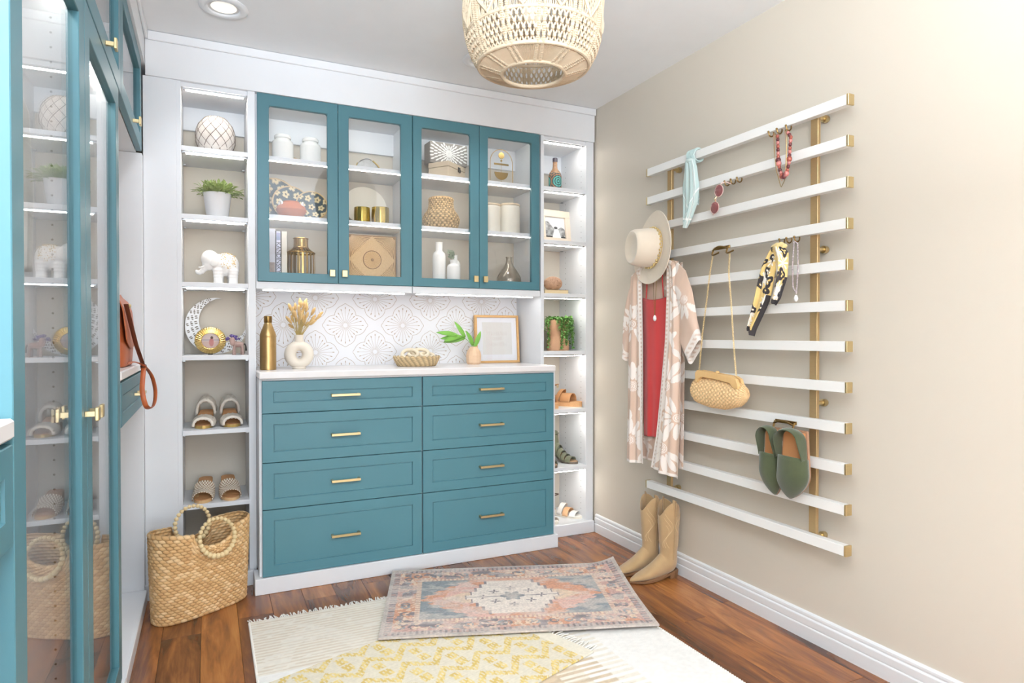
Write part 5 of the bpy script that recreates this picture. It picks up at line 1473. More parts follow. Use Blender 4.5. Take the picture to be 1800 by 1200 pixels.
# right bookcase: toes point to the front right
def espadrille(label, x, y, rz):
    t = thing('platform_sandal', label, 'shoe', (x, y, S5), (0, 0, rz)); amber = MATS['tan_leather']
    pl = sole_poly(.22, .082); m = MB().prism(pl, 0, .034); part(t, 'platform', m, P('cork_platform', (226, 178, 128), .7, col2=(206, 150, 100), nscale=160, fac=1) if 'cork_platform' not in MATS else MATS['cork_platform'], world=False)
    m = MB().prism([(a*1.01, b) for a, b in pl], -.0, .006); part(t, 'outsole', m, cream, world=False)
    strap(t, 'vamp_strap', .22, .084, .095, .165, .048, 0, .034, amber, 0, .003)
    strap(t, 'cross_strap', .22, .080, .060, .085, .070, 0, .034, amber, 0, .003, .4)
    part(t, 'ankle_strap', MB().tube([(.030*cos(a), .032+.030*sin(a), .118+.010*sin(a)) for a in np.linspace(0, 2*pi, 24, endpoint=False)], .007, 8, closed=True, flat=.4), amber, True, world=False)
    part(t, 'heel_strap', MB().tube([(-.034, .045, .034), (-.03, .02, .075), (-.028, .028, .118)], .006, 8, flat=.4).tube([(.034, .045, .034), (.03, .02, .075), (.028, .028, .118)], .006, 8, flat=.4), amber, True, world=False)
    part(t, 'buckle', MB().box(-.008, .008, .060, .066, .108, .124, .002), brass, world=False)
espadrille('tan platform sandal beside the beige wall, nearer of the pair', 1.822, 3.345, radians(180+32))
espadrille('tan platform sandal beside the beige wall, mostly hidden by the dresser', 1.726, 3.345, radians(180+8))
olive = P('olive_nubuck', (112, 112, 88), .85, col2=(92, 94, 74), nscale=50, sheen=.2)
def bootie(label, x, y, rz):
    t = thing('open_toe_bootie', label, 'shoe', (x, y, S6), (0, 0, rz))
    shoe_base(t, .215, .076, .062, .012, P('olive_insole', (170, 140, 110), .6) if 'olive_insole' not in MATS else MATS['olive_insole'], P('dark_rubber', (96, 84, 72), .6) if 'dark_rubber' not in MATS else MATS['dark_rubber'])
    part(t, 'heel_block', MB().box(-.024, .024, .002, .048, 0, .066, .004), MATS['dark_rubber'], world=False)
    A = []
    for f, zt in ((0, 0), (.25, .035), (.5, .065), (.8, .092), (1.0, .105)):
        A.append([(.036*(1-.10*f)*sin(a), .038+.040*cos(a)*(1-.12*f) + .012*(1-f)*(cos(a) > 0)*cos(a), .070+zt - .030*(1-f)*max(0, cos(a))) for a in np.linspace(0, 2*pi, 30, endpoint=False)])
    o = part(t, 'shaft', MB().grid(np.array(A), cv=True), olive, True, world=False); solid_mod(o, .003)
    for k, (ya, yb, h) in enumerate(((.150, .182, .028), (.122, .146, .036), (.098, .119, .046), (.074, .095, .060))):
        strap(t, 'cut_strap', .215, .080, ya, yb, h, .062, .012, olive, 0, .0025)
    part(t, 'ankle_belt', MB().tube([(.037*sin(a), .038+.041*cos(a), .160+.004*cos(a)) for a in np.linspace(0, 2*pi, 26, endpoint=False)], .008, 8, closed=True, flat=.35), olive, True, world=False)
bootie('olive open toe ankle bootie beside the beige wall, nearer of the pair', 1.818, 3.365, radians(180+30))
bootie('olive open toe ankle bootie beside the beige wall, mostly hidden by the dresser', 1.722, 3.340, radians(180+8))
wst = P('white_strap', (242, 236, 228), .5)
blush = P('blush_leather', (226, 178, 134), .5)
def strappy(label, x, y, rz):
    t = thing('flat_sandal', label, 'shoe', (x, y, S7), (0, 0, rz))
    shoe_base(t, .225, .080, .004, .012, wst, cream)
    strap(t, 'toe_strap', .225, .084, .160, .196, .026, .004, .012, wst, 0, .003)
    strap(t, 'mid_strap', .225, .084, .118, .152, .040, .004, .012, blush, 0, .003)
    strap(t, 'instep_strap', .225, .080, .078, .108, .062, .004, .012, wst, 0, .003, .25)
    part(t, 'ankle_strap', MB().tube([(.032*cos(a), .034+.034*sin(a), .112+.006*sin(a)) for a in np.linspace(0, 2*pi, 24, endpoint=False)], .0035, 6, closed=True), MATS['dark_wire'], True, world=False)
    part(t, 'heel_strap', MB().tube([(-.034, .035, .014), (-.033, .015, .06), (-.030, .024, .112)], .0035, 6).tube([(.034, .035, .014), (.033, .015, .06), (.030, .024, .112)], .0035, 6), blush, True, world=False)
strappy('white and blush flat sandal on the lowest shelf, nearer of the pair', 1.826, 3.360, radians(180+34))
strappy('white and blush flat sandal on the lowest shelf, mostly hidden by the dresser', 1.726, 3.350, radians(180+8))

# ================================================================== INSIDE THE LEFT GLASS CABINET
C1, C2, C0z = 1.956, 1.687, 1.392
def jar(label, x, y, s=1.0):
    t = thing('ceramic_jar', label, 'jar', (x, y, C1))
    part(t, 'body', MB().lathe([(.044, 0), (.0495, .004), (.0495, .085), (.046, .098), (.036, .106), (.034, .109), (.034, .113)], 36, (x, y, C1)), white_cer, True)
    part(t, 'lid', MB().lathe([(.0375, .112), (.0385, .114), (.0385, .124), (.034, .129), (.020, .133), (0, .134)], 32, (x, y, C1)), white_cer, True)
jar('white lidded ceramic jar on the top cabinet shelf, left of two', .329, 3.27)
jar('white lidded ceramic jar on the top cabinet shelf, right of two', .457, 3.27)
t = thing('napkin_ring', 'small gold ring ornament standing between the two white jars', 'ornament', (.392, 3.36, C1))
part(t, 'ring', MB().tube([(.392+.018*cos(a), 3.36, C1+.027+.021*sin(a)) for a in np.linspace(0, 2*pi, 24, endpoint=False)], .006, 8, closed=True), P('bronze_gold', (186, 156, 112), .4, .5), True)
part(t, 'flower', MB().sphere((.408, 3.35, C1+.030), (.008, .006, .008), 10, 6), cream, True)
# patterned woven plates
plate_v = P('woven_plate', (255, 255, 255), .8, vcol=True, bump=(300, .3, .001))
def plate(label, c, R, yaw, tilt, seed):
    t = thing('woven_plate', label, 'plate', (c[0], c[1], C2))
    rs_ = np.linspace(0, 1, 26); th = np.linspace(0, 2*pi, 96, endpoint=False); A = []; C = []
    r__ = np.random.default_rng(seed); cen_ = [(0, 0)] + [(.60*cos(k*pi/3+seed), .60*sin(k*pi/3+seed)) for k in range(6)]+[(.95*cos(k*pi/3+seed+.5), .95*sin(k*pi/3+seed+.5)) for k in range(6)]
    for q in rs_:
        row = []
        for a in th:
            row.append((R*q*cos(a), R*q*sin(a), .022*q**2*R/.08 + .0006*sin(a*48+q*60)))
            x_, y_ = q*cos(a), q*sin(a); col = L3((70, 82, 88))*(.8+.4*((int(a*30)+int(q*30)) % 2))
            if q > .93: col = L3((206, 176, 130))
            else:
                for (fx, fy) in cen_:
                    d_ = math.hypot(x_-fx, y_-fy); an = atan2(y_-fy, x_-fx)
                    if .05 < d_ < .21*(.62+.38*abs(cos(an*2.5))): col = L3((222, 204, 160)); break
                    if d_ <= .05: col = L3((60, 52, 44)); break
            C.append(col)
        A.append(row)
    m = MB().grid(np.array(A), cv=True)
    m.xf(Matrix.Rotation(yaw, 4, 'Z') @ Matrix.Rotation(radians(90)-tilt, 4, 'X') @ Matrix.Translation((0, R, 0)) if False else Matrix.Rotation(yaw, 4, 'Z') @ Matrix.Rotation(-tilt, 4, 'X') @ Matrix.Translation((0, 0, R)) @ Matrix.Rotation(radians(90), 4, 'X'))
    o = part(t, 'dish', m, plate_v, True, world=False, cols=np.array(C)); solid_mod(o, .004)
plate('dark woven plate with cream flowers, largest one at the back left', (.300, 3.370, C2), .108, 0, .20, 1)
plate('dark woven plate with cream flowers, middle one behind the terracotta pot', (.372, 3.330, C2), .088, .0, .22, 2)
plate('dark woven plate with cream flowers, right one before the others', (.466, 3.290, C2), .076, -.05, .25, 3)
t = thing('terracotta_pot', 'squat terracotta pot with white ring handles before the woven plates', 'pot', (.362, 3.225, C2))
tc_m = P('terracotta', (190, 106, 62), .85, col2=(170, 90, 52), nscale=24)
part(t, 'body', MB().lathe([(.040, 0), (.046, .003), (.064, .020), (.070, .034), (.064, .050), (.044, .064), (.036, .070), (.036, .075), (.032, .075), (.032, .066), (0, .06)], 36, (.362, 3.225, C2)), tc_m, True)
for s in (-1, 1): part(t, 'ring_handle', MB().tube([(.362+s*.050+.012*cos(a)*.4*s, 3.205+.012*cos(a), C2+.058+.013*sin(a)) for a in np.linspace(0, 2*pi, 20, endpoint=False)], .0045, 8, closed=True), white_cer, True)
# books
def book(label, x0, x1, h, colr, col2, depth=.16, y0=3.195, text=None):
    t = thing('book', label, 'book', ((x0+x1)/2, y0+depth/2, C0z))
    cm = P('book_cover', colr, .5, col2=col2, nscale=9, fac=1.0); m = MB()
    m.box(x0, x0+.002, y0+.001, y0+depth, C0z, C0z+h); m.box(x1-.002, x1, y0+.001, y0+depth, C0z, C0z+h); m.box(x0, x1, y0, y0+.002, C0z, C0z+h, .0006)
    part(t, 'cover', m, cm); part(t, 'pages', MB().box(x0+.002, x1-.002, y0+.003, y0+depth-.004, C0z+.003, C0z+h-.003), cream)
    if text:
        q = text_mesh(text[0], text[1], .0004); q.xf(Matrix.Translation(((x0+x1)/2, y0-.0004, C0z+text[2])) @ Matrix.Rotation(radians(90), 4, 'X') @ Matrix.Rotation(radians(-90), 4, 'Z'))
        part(t, 'spine_title', q, text[3])
    return t
bk1 = book('pale grey art book at the left end of the row', .236, .2865, .232, (214, 214, 222), (196, 198, 208))
part(bk1, 'spine_picture', MB().box(.238, .284, 3.1944, 3.1952, C0z+.004, C0z+.075), P('spine_picture', (196, 170, 156), .5, col2=(120, 116, 112), nscale=40, fac=1))
bk2 = book('black and white art book with a big vertical title', .2875, .3135, .224, (40, 38, 42), (30, 28, 30), text=('KANDINSKY', .026, .098, black))
part(bk2, 'spine_label', MB().box(.2915, .3100, 3.1944, 3.1953, C0z+.002, C0z+.222), P('rainbow_spine', (236, 232, 236), .5, col2=(188, 196, 226), nscale=14, nstretch=(1, 1, 1), fac=1))
part(bk2, 'spine_motif', MB().box(.2925, .3090, 3.1938, 3.1945, C0z+.180, C0z+.215), P('spine_motif', (196, 150, 190), .5, col2=(110, 176, 200), nscale=60, fac=1))
book('cream white book leaning beside the gold wire vase', .3145, .3380, .222, (232, 226, 214), (224, 216, 202), text=('BETTE', .008, .19, MATS['cut_out_shadow']) if False else None)
# gold wire vase
t = thing('wire_vase', 'open gold strip vase with a narrow neck beside the books', 'vase', (.410, 3.262, C0z)); c_ = (.410, 3.262)
def ringp(r, z, tr): return MB().tube([(c_[0]+r*cos(a), c_[1]+r*sin(a), z) for a in np.linspace(0, 2*pi, 40, endpoint=False)], tr, 8, closed=True)
old_gold = P('aged_gold', (176, 146, 92), .28, 1.0)
for r_q, z_q in ((.062, C0z+.003), (.064, C0z+.133), (.034, C0z+.158), (.033, C0z+.202)): part(t, 'ring', ringp(r_q, z_q, .0035), old_gold, True)
for i in range(20):
    a = 2*pi*i/20; pr_ = [(.062, .003), (.066, .06), (.064, .133), (.034, .158), (.0325, .18), (.033, .202)]
    m = MB(); rows_ = [[(c_[0]+r*cos(a+s*.0042/r), c_[1]+r*sin(a+s*.0042/r), C0z+z) for s in (-1, 1)] for r, z in pr_]
    o = part(t, 'strip', m.grid(np.array(rows_)), old_gold); solid_mod(o, .0015)
# second compartment: geode, candles, carved board
t = thing('geode_stone', 'white and gold geode slice on the top shelf behind glass', 'stone', (.742, 3.31, C1))
geo_v = P('geode', (222, 221, 219), .35, col2=(150, 148, 146), nscale=34, fac=1, bump=(80, .5, .003))
A = []; n = 40
for k, (s, dy) in enumerate(((0.02, -.020), (.55, -.020), (.93, -.018), (1.0, -.012), (1.0, .012), (.9, .018), (.02, .02))):
    A.append([(.742+.060*s*cos(a)*(1+.07*sin(3*a+1)), 3.31+dy, C1+.003+max(0, .070*s*sin(a)*(1+.05*sin(5*a)))) for a in np.linspace(0, pi, n)])
part(t, 'stone', MB().grid(np.array(A)), geo_v, True)
part(t, 'gilded_rim', MB().tube([(.742+.0605*cos(a)*(1+.07*sin(3*a+1)), 3.293, C1+.004+.0705*sin(a)*(1+.05*sin(5*a))) for a in np.linspace(0, 1.1, 14)], .0045, 6).tube([(.742+.0605*cos(a)*(1+.07*sin(3*a+1)), 3.293, C1+.004+.0705*sin(a)*(1+.05*sin(5*a))) for a in np.linspace(2.5, pi, 8)], .0028, 6), gold, True)
part(t, 'dark_vein', MB().tube([(.742+.058*cos(a)*(1+.07*sin(3*a+1)), 3.291, C1+.003+.067*sin(a)) for a in np.linspace(1.2, 2.3, 14)], .0018, 5), P('vein', (110, 104, 100), .5), True)
def cup(label, x, y, r, h):
    t = thing('candle_cup', label, 'candle', (x, y, C2)); n = 40
    A = [[(x+r_*cos(a)*(1+.035*(i % 4 < 2)*(0 < k < 5)), y+r_*sin(a)*(1+.035*(i % 4 < 2)*(0 < k < 5)), C2+z) for i, a in enumerate(np.linspace(0, 2*pi, n, endpoint=False))] for k, (r_, z) in enumerate(((r*.92, 0), (r*.97, .004), (r, h*.5), (r*.97, h*.94), (r*.95, h), (r*.90, h), (r*.88, h*.8)))]
    m = MB().grid(np.array(A), cv=True); m.f.append(tuple(range(n))); part(t, 'cup', m, P('ribbed_brass', (196, 172, 92), .25, .9) if 'ribbed_brass' not in MATS else MATS['ribbed_brass'], 30)
    part(t, 'wax', MB().lathe([(0, h*.82), (r*.89, h*.82)], 28, (x, y, C2), cap=False), cream); part(t, 'wick', MB().rod((x, y, C2+h*.82), (x, y, C2+h*.95), .001, 5), black)
cup('ribbed brass candle cup on the middle shelf, left of two', .704, 3.25, .039, .080)
cup('ribbed brass candle cup on the middle shelf, right of two', .796, 3.245, .044, .086)
# carved straw board
t = thing('straw_board', 'square straw marquetry board with diamond and rosette, standing behind glass', 'decor board', (.779, 3.355, C0z))
part(t, 'panel', MB().box(.652, .906, 3.356, 3.366, C0z, C0z+.256, .001), P('board_wood', (214, 178, 128), .7))
st1 = P('pale_straw', (226, 194, 146), .6, col2=(206, 168, 118), nscale=120, fac=1); st2 = P('dark_straw', (150, 112, 72), .7)
m = MB(); bx, bz, hb_ = .779, C0z+.128, .126
for i in range(72):     # fans in the four corners
    q = i//18; k = i % 18; sx, sz = ((1, 1), (-1, 1), (-1, -1), (1, -1))[q]; a = (k+.5)/18*pi/2
    c0_ = (bx+sx*hb_*.97, bz+sz*hb_*.97); L_ = min(.125, hb_*.99/(cos(a)+sin(a))*1.0)
    d_ = (-sx*cos(a), -sz*sin(a)); pp_ = (-d_[1], d_[0])
    w0, w1 = .0006, .0023
    poly = [(c0_[0]+d_[0]*.012+pp_[0]*w0, c0_[1]+d_[1]*.012+pp_[1]*w0), (c0_[0]+d_[0]*L_+pp_[0]*w1, c0_[1]+d_[1]*L_+pp_[1]*w1), (c0_[0]+d_[0]*L_-pp_[0]*w1, c0_[1]+d_[1]*L_-pp_[1]*w1), (c0_[0]+d_[0]*.012-pp_[0]*w0, c0_[1]+d_[1]*.012-pp_[1]*w0)]
    m.prism(poly, 3.3535, 3.356, 'xz')
part(t, 'corner_fans', m, st1, kind='stuff')
m = MB()
for s in np.linspace(.03, .97, 30):
    for sx in (-1, 1):
        zz = hb_*(1-s)
        m.box(*(sorted((bx+sx*hb_*s*.985, bx+sx*(hb_*s*.985-.0037)))), 3.3540, 3.3562, bz-zz, bz+zz)
part(t, 'diamond_straws', m, st1, kind='stuff')
part(t, 'fan_ground', MB().box(.654, .904, 3.3552, 3.3566, C0z+.002, C0z+.254), st2)
m = MB()
for i in range(24):
    a = 2*pi*i/24; m.prism([(bx+.008*cos(a-.1), bz+.008*sin(a-.1)), (bx+.042*cos(a-.09), bz+.042*sin(a-.09)), (bx+.042*cos(a+.09), bz+.042*sin(a+.09)), (bx+.008*cos(a+.1), bz+.008*sin(a+.1))], 3.3515, 3.354, 'xz')
part(t, 'rosette', m, P('rosette_straw', (208, 166, 112), .6), kind='stuff')
part(t, 'rosette_ring', MB().tube([(bx+.047*cos(a), 3.353, bz+.047*sin(a)) for a in np.linspace(0, 2*pi, 48, endpoint=False)], .0022, 6, closed=True), st2, True)
part(t, 'rosette_hub', MB().lathe([(0, .003), (.006, .002), (.008, 0)], 16).xf(Matrix.Translation((bx, 3.352, bz)) @ Matrix.Rotation(radians(90), 4, 'X')), st2, True)
solo('serving_plate', 'large plain cream plate leaning behind the brass candle cups', 'plate',
     MB().lathe([(0, 0), (.07, .001), (.11, .012), (.112, .015), (.108, .015), (.07, .004), (0, .003)], 48).xf(Matrix.Translation((.752, 3.402, C2+.112)) @ Matrix.Rotation(radians(74), 4, 'X')), cream, True, loc=(.752, 3.40, C2))

# ================================================================== INSIDE THE RIGHT GLASS CABINET
t = thing('wooden_box', 'pale wooden box with a dark clasp on the top shelf', 'box', (1.165, 3.27, C1))
pale = P('pale_ash', (216, 200, 176), .6, col2=(198, 178, 150), nscale=10, nstretch=(1, 1, 9), fac=1)
WM = Matrix.Translation((1.165, 3.275, C1)) @ Matrix.Rotation(radians(38), 4, 'Z')
part(t, 'base', MB().box(-.085, .085, -.062, .062, 0, .052, .002).xf(WM), pale); part(t, 'lid', MB().box(-.086, .086, -.063, .063, .0535, .080, .002).xf(WM), pale)
cp = MB().box(.008, .030, -.067, -.062, .040, .066, .001); cp.tube([(.019+.010*cos(a), -.068, .046+.009*sin(a)) for a in np.linspace(0, 2*pi, 14, endpoint=False)], .002, 5, closed=True); part(t, 'clasp', cp.xf(WM), P('iron', (70, 62, 54), .5, .5), True)
t = thing('mosaic_box', 'grey box inlaid with a white petal starburst, on the wooden box', 'box', (1.160, 3.30, C1+.0805))
bz0 = C1+.081; WM2 = Matrix.Translation((1.165, 3.290, bz0)) @ Matrix.Rotation(radians(4), 4, 'Z')
part(t, 'box', MB().box(-.108, .108, -.038, .045, 0, .112, .002).xf(WM2), P('grey_inlay', (142, 136, 130), .5))
m = MB()
for ring_, (rr0, n_) in enumerate(((.014, 12), (.034, 18), (.055, 24), (.077, 30), (.099, 36), (.121, 42))):
    for i in range(n_):
        a = 2*pi*(i+.5*(ring_ % 2))/n_; cx_, cz_ = rr0*cos(a), .056+rr0*sin(a)
        hl, hw_ = .0125, .0046
        if abs(cx_) > .101 or not (.008 < cz_ < .106): continue
        m.prism([(cx_+hl*cos(a)*cos(b)-hw_*sin(a)*sin(b), cz_+hl*sin(a)*cos(b)+hw_*cos(a)*sin(b)) for b in np.linspace(0, 2*pi, 6, endpoint=False)], -.0395, -.038, 'xz')
part(t, 'petal_inlay', m.xf(WM2), white_cer, kind='stuff')
# belly basket
t = thing('belly_basket', 'small straw belly basket on the middle cabinet shelf', 'basket', (1.133, 3.28, C2))
A = []; C = []; nv2, nu2 = 96, 132
for j in range(nv2):
    v = j/(nv2-1); r0 = np.interp(v, [0, .08, .22, .36, .50, .60, .72, .9, 1], [.070, .082, .092, .094, .084, .070, .062, .060, .062]); z = v*.168
    rows2 = v*15; fr = rows2-int(rows2); row = []
    for i in range(nu2):
        a = 2*pi*i/nu2; wv = cos(a*26+pi*(int(rows2) % 2)); b_ = .0024*sin(pi*fr)*(1+.8*wv)
        row.append((1.133+(r0+b_)*cos(a), 3.28+(r0+b_)*sin(a), C2+z)); dk_ = .40+.60*sin(pi*fr)*(.5+.5*wv)
        spot = 1.0 if (int(a*33/pi)+int(rows2)*2) % 5 else .5
        C.append(L3((222, 188, 138))*dk_*spot)
    A.append(row)
m = MB().grid(np.array(A), cv=True); o = part(t, 'weave', m, straw_v, True, cols=np.array(C)); solid_mod(o, .003, -1)
part(t, 'fold_line', MB().tube([(1.133+.0725*cos(a), 3.28+.0725*sin(a), C2+.098) for a in np.linspace(0, 2*pi, 48, endpoint=False)], .0034, 6, closed=True), P('straw_rope', (196, 158, 104), .8), True)
part(t, 'rim', MB().tube([(1.133+.062*cos(a), 3.28+.062*sin(a), C2+.168) for a in np.linspace(0, 2*pi, 48, endpoint=False)], .0042, 6, closed=True), MATS['straw_rope'], True)
# white bottles
def bottle(label, x, y, prof_, extra=None):
    t = thing('ceramic_bottle', label, 'bottle', (x, y, C0z)); part(t, 'body', MB().lathe(prof_, 32, (x, y, C0z)), white_cer, True); return t
bottle('tall white ceramic bottle behind glass at the bottom shelf', 1.111, 3.25, [(.032, 0), (.035, .004), (.035, .155), (.031, .168), (.020, .178), (.018, .184), (.019, .222), (.022, .226), (.018, .226), (.016, .19), (0, .18)])
bottle('small white ceramic bottle in front of the sprig', 1.178, 3.21, [(.033, 0), (.036, .004), (.036, .092), (.031, .104), (.019, .112), (.018, .116), (.021, .130), (.018, .131), (.015, .116), (0, .11)])
b3 = bottle('slim white ceramic bottle holding a grey green sprig', 1.216, 3.29, [(.026, 0), (.028, .004), (.028, .120), (.022, .134), (.013, .142), (.012, .165), (.015, .168), (.012, .168), (.010, .15), (0, .145)])
m = MB()
for k in range(3):
    pts = resample([(1.216, 3.29, C0z+.150), (1.200-.012*k, 3.27, C0z+.182-.01*k), (1.165+.014*k, 3.25, C0z+.182-.014*k)], 9)
    m.tube(pts, .0009, 4)
    for q in pts[3:]:
        for s in (-1, 1): leaf_quads(m, q, Vector((-.4, s*.5, s*.8+.1)), .017, .013)
part(b3, 'eucalyptus_sprig', m, P('eucalyptus', (136, 150, 128), .7), kind='stuff')
# arch ornament
t = thing('arch_ornament', 'gold wire arch ornament with hanging half moons on the top shelf', 'ornament', (1.501, 3.31, C1))
m = MB(); m.tube([(1.432, 3.31, C1)]+[(1.501+.069*cos(a), 3.31, C1+.140+.076*sin(a)) for a in np.linspace(pi, 0, 26)]+[(1.570, 3.31, C1)], .0022, 6)
part(t, 'arch', m, MATS['bronze_gold'], True); part(t, 'base', MB().box(1.426, 1.576, 3.295, 3.325, C1, C1+.004, .001), MATS['bronze_gold'])
og = MATS['aged_gold']
part(t, 'hanging_wire', MB().rod((1.501, 3.31, C1+.214), (1.501, 3.31, C1+.035), .0009, 5), og)
def disc(cx_, cz_, r, a0, a1, nm='disc'):
    poly = [(cx_+r*cos(a), cz_+r*sin(a)) for a in np.linspace(a0, a1, 26)]
    part(t, nm, MB().prism(poly, 3.3085, 3.3115, 'xz'), og)
disc(1.501, C1+.182, .018, 0, 2*pi*.96); disc(1.501, C1+.153, .006, 0, 2*pi*.96)
part(t, 'bar', MB().box(1.456, 1.546, 3.3085, 3.3115, C1+.128, C1+.138), og)
disc(1.501, C1+.088, .042, pi, 2*pi, 'half_disc'); disc(1.501, C1+.026, .012, 0, 2*pi*.96)
# canisters
def canister(label, x, y, r, h):
    t = thing('canister', label, 'canister', (x, y, C2))
    part(t, 'body', MB().lathe([(r*.95, 0), (r, .004)]+[(r+.0006*(k % 2), .004+(h-.012)*k/24) for k in range(25)]+[(r*.97, h-.004)], 36, (x, y, C2)), P('cream_stoneware', (228, 222, 208), .5) if 'cream_stoneware' not in MATS else MATS['cream_stoneware'], True)
    part(t, 'lid', MB().lathe([(r*.985, h-.003), (r*1.0, h), (r*1.0, h+.007), (r*.96, h+.009), (0, h+.009)], 36, (x, y, C2)), pale, True)
canister('cream stoneware canister with wooden lid, partly behind the other', 1.412, 3.255, .055, .150)
canister('cream stoneware canister with wooden lid, right one of the pair', 1.522, 3.245, .058, .156)
t = thing('smoked_vase', 'smoky grey glass bulb vase on the bottom cabinet shelf', 'vase', (1.520, 3.25, C0z))
o = part(t, 'bulb', MB().lathe([(.052, 0), (.062, .006), (.070, .028), (.066, .056), (.048, .088), (.026, .118), (.016, .138), (.0145, .160), (.018, .170)], 36, (1.520, 3.25, C0z), cap=False), P('smoked_glass', (128, 118, 104), .15, 0.35, coat=.4, col2=(168, 160, 146), nscale=40, fac=1, alpha=.85), True); solid_mod(o, .002)
part(t, 'base', MB().lathe([(0, .001), (.052, .001)], 30, (1.52, 3.25, C0z), cap=False), MATS['smoked_glass'])

# ================================================================== ON THE COUNTER
K = .966
t = thing('brass_bottle', 'tall brushed brass bottle at the left end of the counter', 'bottle', (.251, 3.17, K))
part(t, 'body', MB().lathe([(.034, 0), (.036, .002), (.036, .148), (.0355, .152), (.036, .153), (.035, .165), (.019, .208), (.0165, .214), (.0165, .219)], 44, (.251, 3.17, K)), P('antique_gold_metal', (196, 166, 116), .36, .9, col2=(170, 138, 88), nscale=30, fac=1), True)
part(t, 'neck_ring', MB().lathe([(.0165, .218), (.0180, .220), (.0180, .246), (.0165, .249), (.013, .249), (.013, .225)], 32, (.251, 3.17, K), cap=False), brass_dk, True)
t = thing('donut_vase', 'cream ceramic donut vase filled with dried bunny tail grass', 'vase', (.392, 3.20, K))
don = P('cream_bisque', (236, 226, 210), .75, bump=(300, .15, .001))
A = []
for i in range(56):
    a = 2*pi*i/56; tr = .0255+.002*cos(a*2)
    A.append([(.392+(.040+tr*cos(b))*cos(a)*1.0, 3.20+.026*sin(b)*1.15, K+.068+(.042+tr*cos(b))*sin(a)) for b in np.linspace(0, 2*pi, 24, endpoint=False)])
part(t, 'ring_body', MB().grid(np.array(A), cu=True, cv=True), don, True)
part(t, 'neck', MB().lathe([(.026, .112), (.021, .130), (.0195, .150), (.0225, .162), (.0175, .162), (.016, .14), (0, .135)], 28, (.392, 3.20, K)), don, True)
part(t, 'foot', MB().lathe([(.030, 0), (.032, .004), (.026, .012)], 24, (.392, 3.20, K)), don, True)
bt = P('bunny_tail', (228, 196, 138), .95, col2=(200, 158, 96), nscale=50, fac=1, sheen=.4, bump=(500, .8, .003))
ms = MB(); r_ = random.Random(8)
for i in range(46):
    a = r_.uniform(0, 2*pi); sp = r_.uniform(.05, 1.0); h = r_.uniform(.06, .165)*(1.05-.35*sp)
    tip = Vector((.392+.012+sp*.085*cos(a)*(1.05 if cos(a) > 0 else .85), 3.20+sp*.045*sin(a), K+.158+h))
    b0 = Vector((.392+.008*cos(a), 3.20+.008*sin(a), K+.150)); mid = b0.lerp(tip, .5)+Vector((0, 0, .012))
    ms.tube([b0, mid, tip], .0009, 4)
    d = (tip-mid).normalized(); q = d.to_track_quat('Z', 'Y').to_matrix().to_4x4()
    hm = MB().sphere((0, 0, .012), (.0072, .0072, .0185), 9, 7); hm.xf(Matrix.Translation(tip-d*.006) @ q)
    part(t, 'bunny_tail', hm, bt, True)
part(t, 'stems', ms, P('dry_stem', (196, 172, 112), .8), True)
# woven tray with wooden chain
t = thing('seagrass_tray', 'shallow oval seagrass tray on the counter, holding a chain', 'tray', (.978, 3.22, K))
A = []; C = []; n = 150
for j in range(30):
    v = j/29; r0 = np.interp(v, [0, .1, .7, 1], [.80, .86, 1.0, 1.03]); fr = (v*6) % 1; row = []
    for i in range(n):
        a = 2*pi*i/n; wv = sin(a*25+6*v*1.2); b_ = .004*sin(pi*fr)*(.6+.6*wv)
        row.append((.978+(.112*r0+b_)*cos(a), 3.22+(.085*r0+b_)*sin(a), K+.002+.048*v+.002*wv)); C.append(L3((206, 180, 138))*(.55+.5*sin(pi*fr)*(.5+.5*wv)))
    A.append(row)
o = part(t, 'woven_wall', MB().grid(np.array(A), cv=True), straw_v, True, cols=np.array(C)); solid_mod(o, .005, -1)
part(t, 'base', MB().lathe([(0, .003), (1, .003)], 60, (.978, 3.22, K), .092, .070, cap=False), P('seagrass', (190, 160, 118), .85))
t = thing('wooden_chain', 'pale wooden link chain heaped in the seagrass tray', 'ornament', (.96, 3.22, K+.03))
for k, (dx, dy, dz, yaw, tilt, R_) in enumerate(((-.060, .0, .040, .4, .25, .030), (-.030, -.010, .062, -.5, 1.1, .030), (.002, .0, .056, .5, .4, .031), (.030, .006, .066, -.3, .9, .030), (.062, -.004, .056, .3, .4, .028), (.084, .004, .036, -.4, .8, .022))):
    Mx = Matrix.Translation((.968+dx, 3.215+dy, K+dz)) @ Matrix.Rotation(yaw, 4, 'Z') @ Matrix.Rotation(tilt, 4, 'X')
    m = MB().tube([(1.35*R_*cos(a), R_*sin(a)*.85, 0) for a in np.linspace(0, 2*pi, 30, endpoint=False)], .0095, 10, closed=True).xf(Mx)
    part(t, 'link', m, P('bleached_wood', (230, 216, 190), .7) if 'bleached_wood' not in MATS else MATS['bleached_wood'], True)
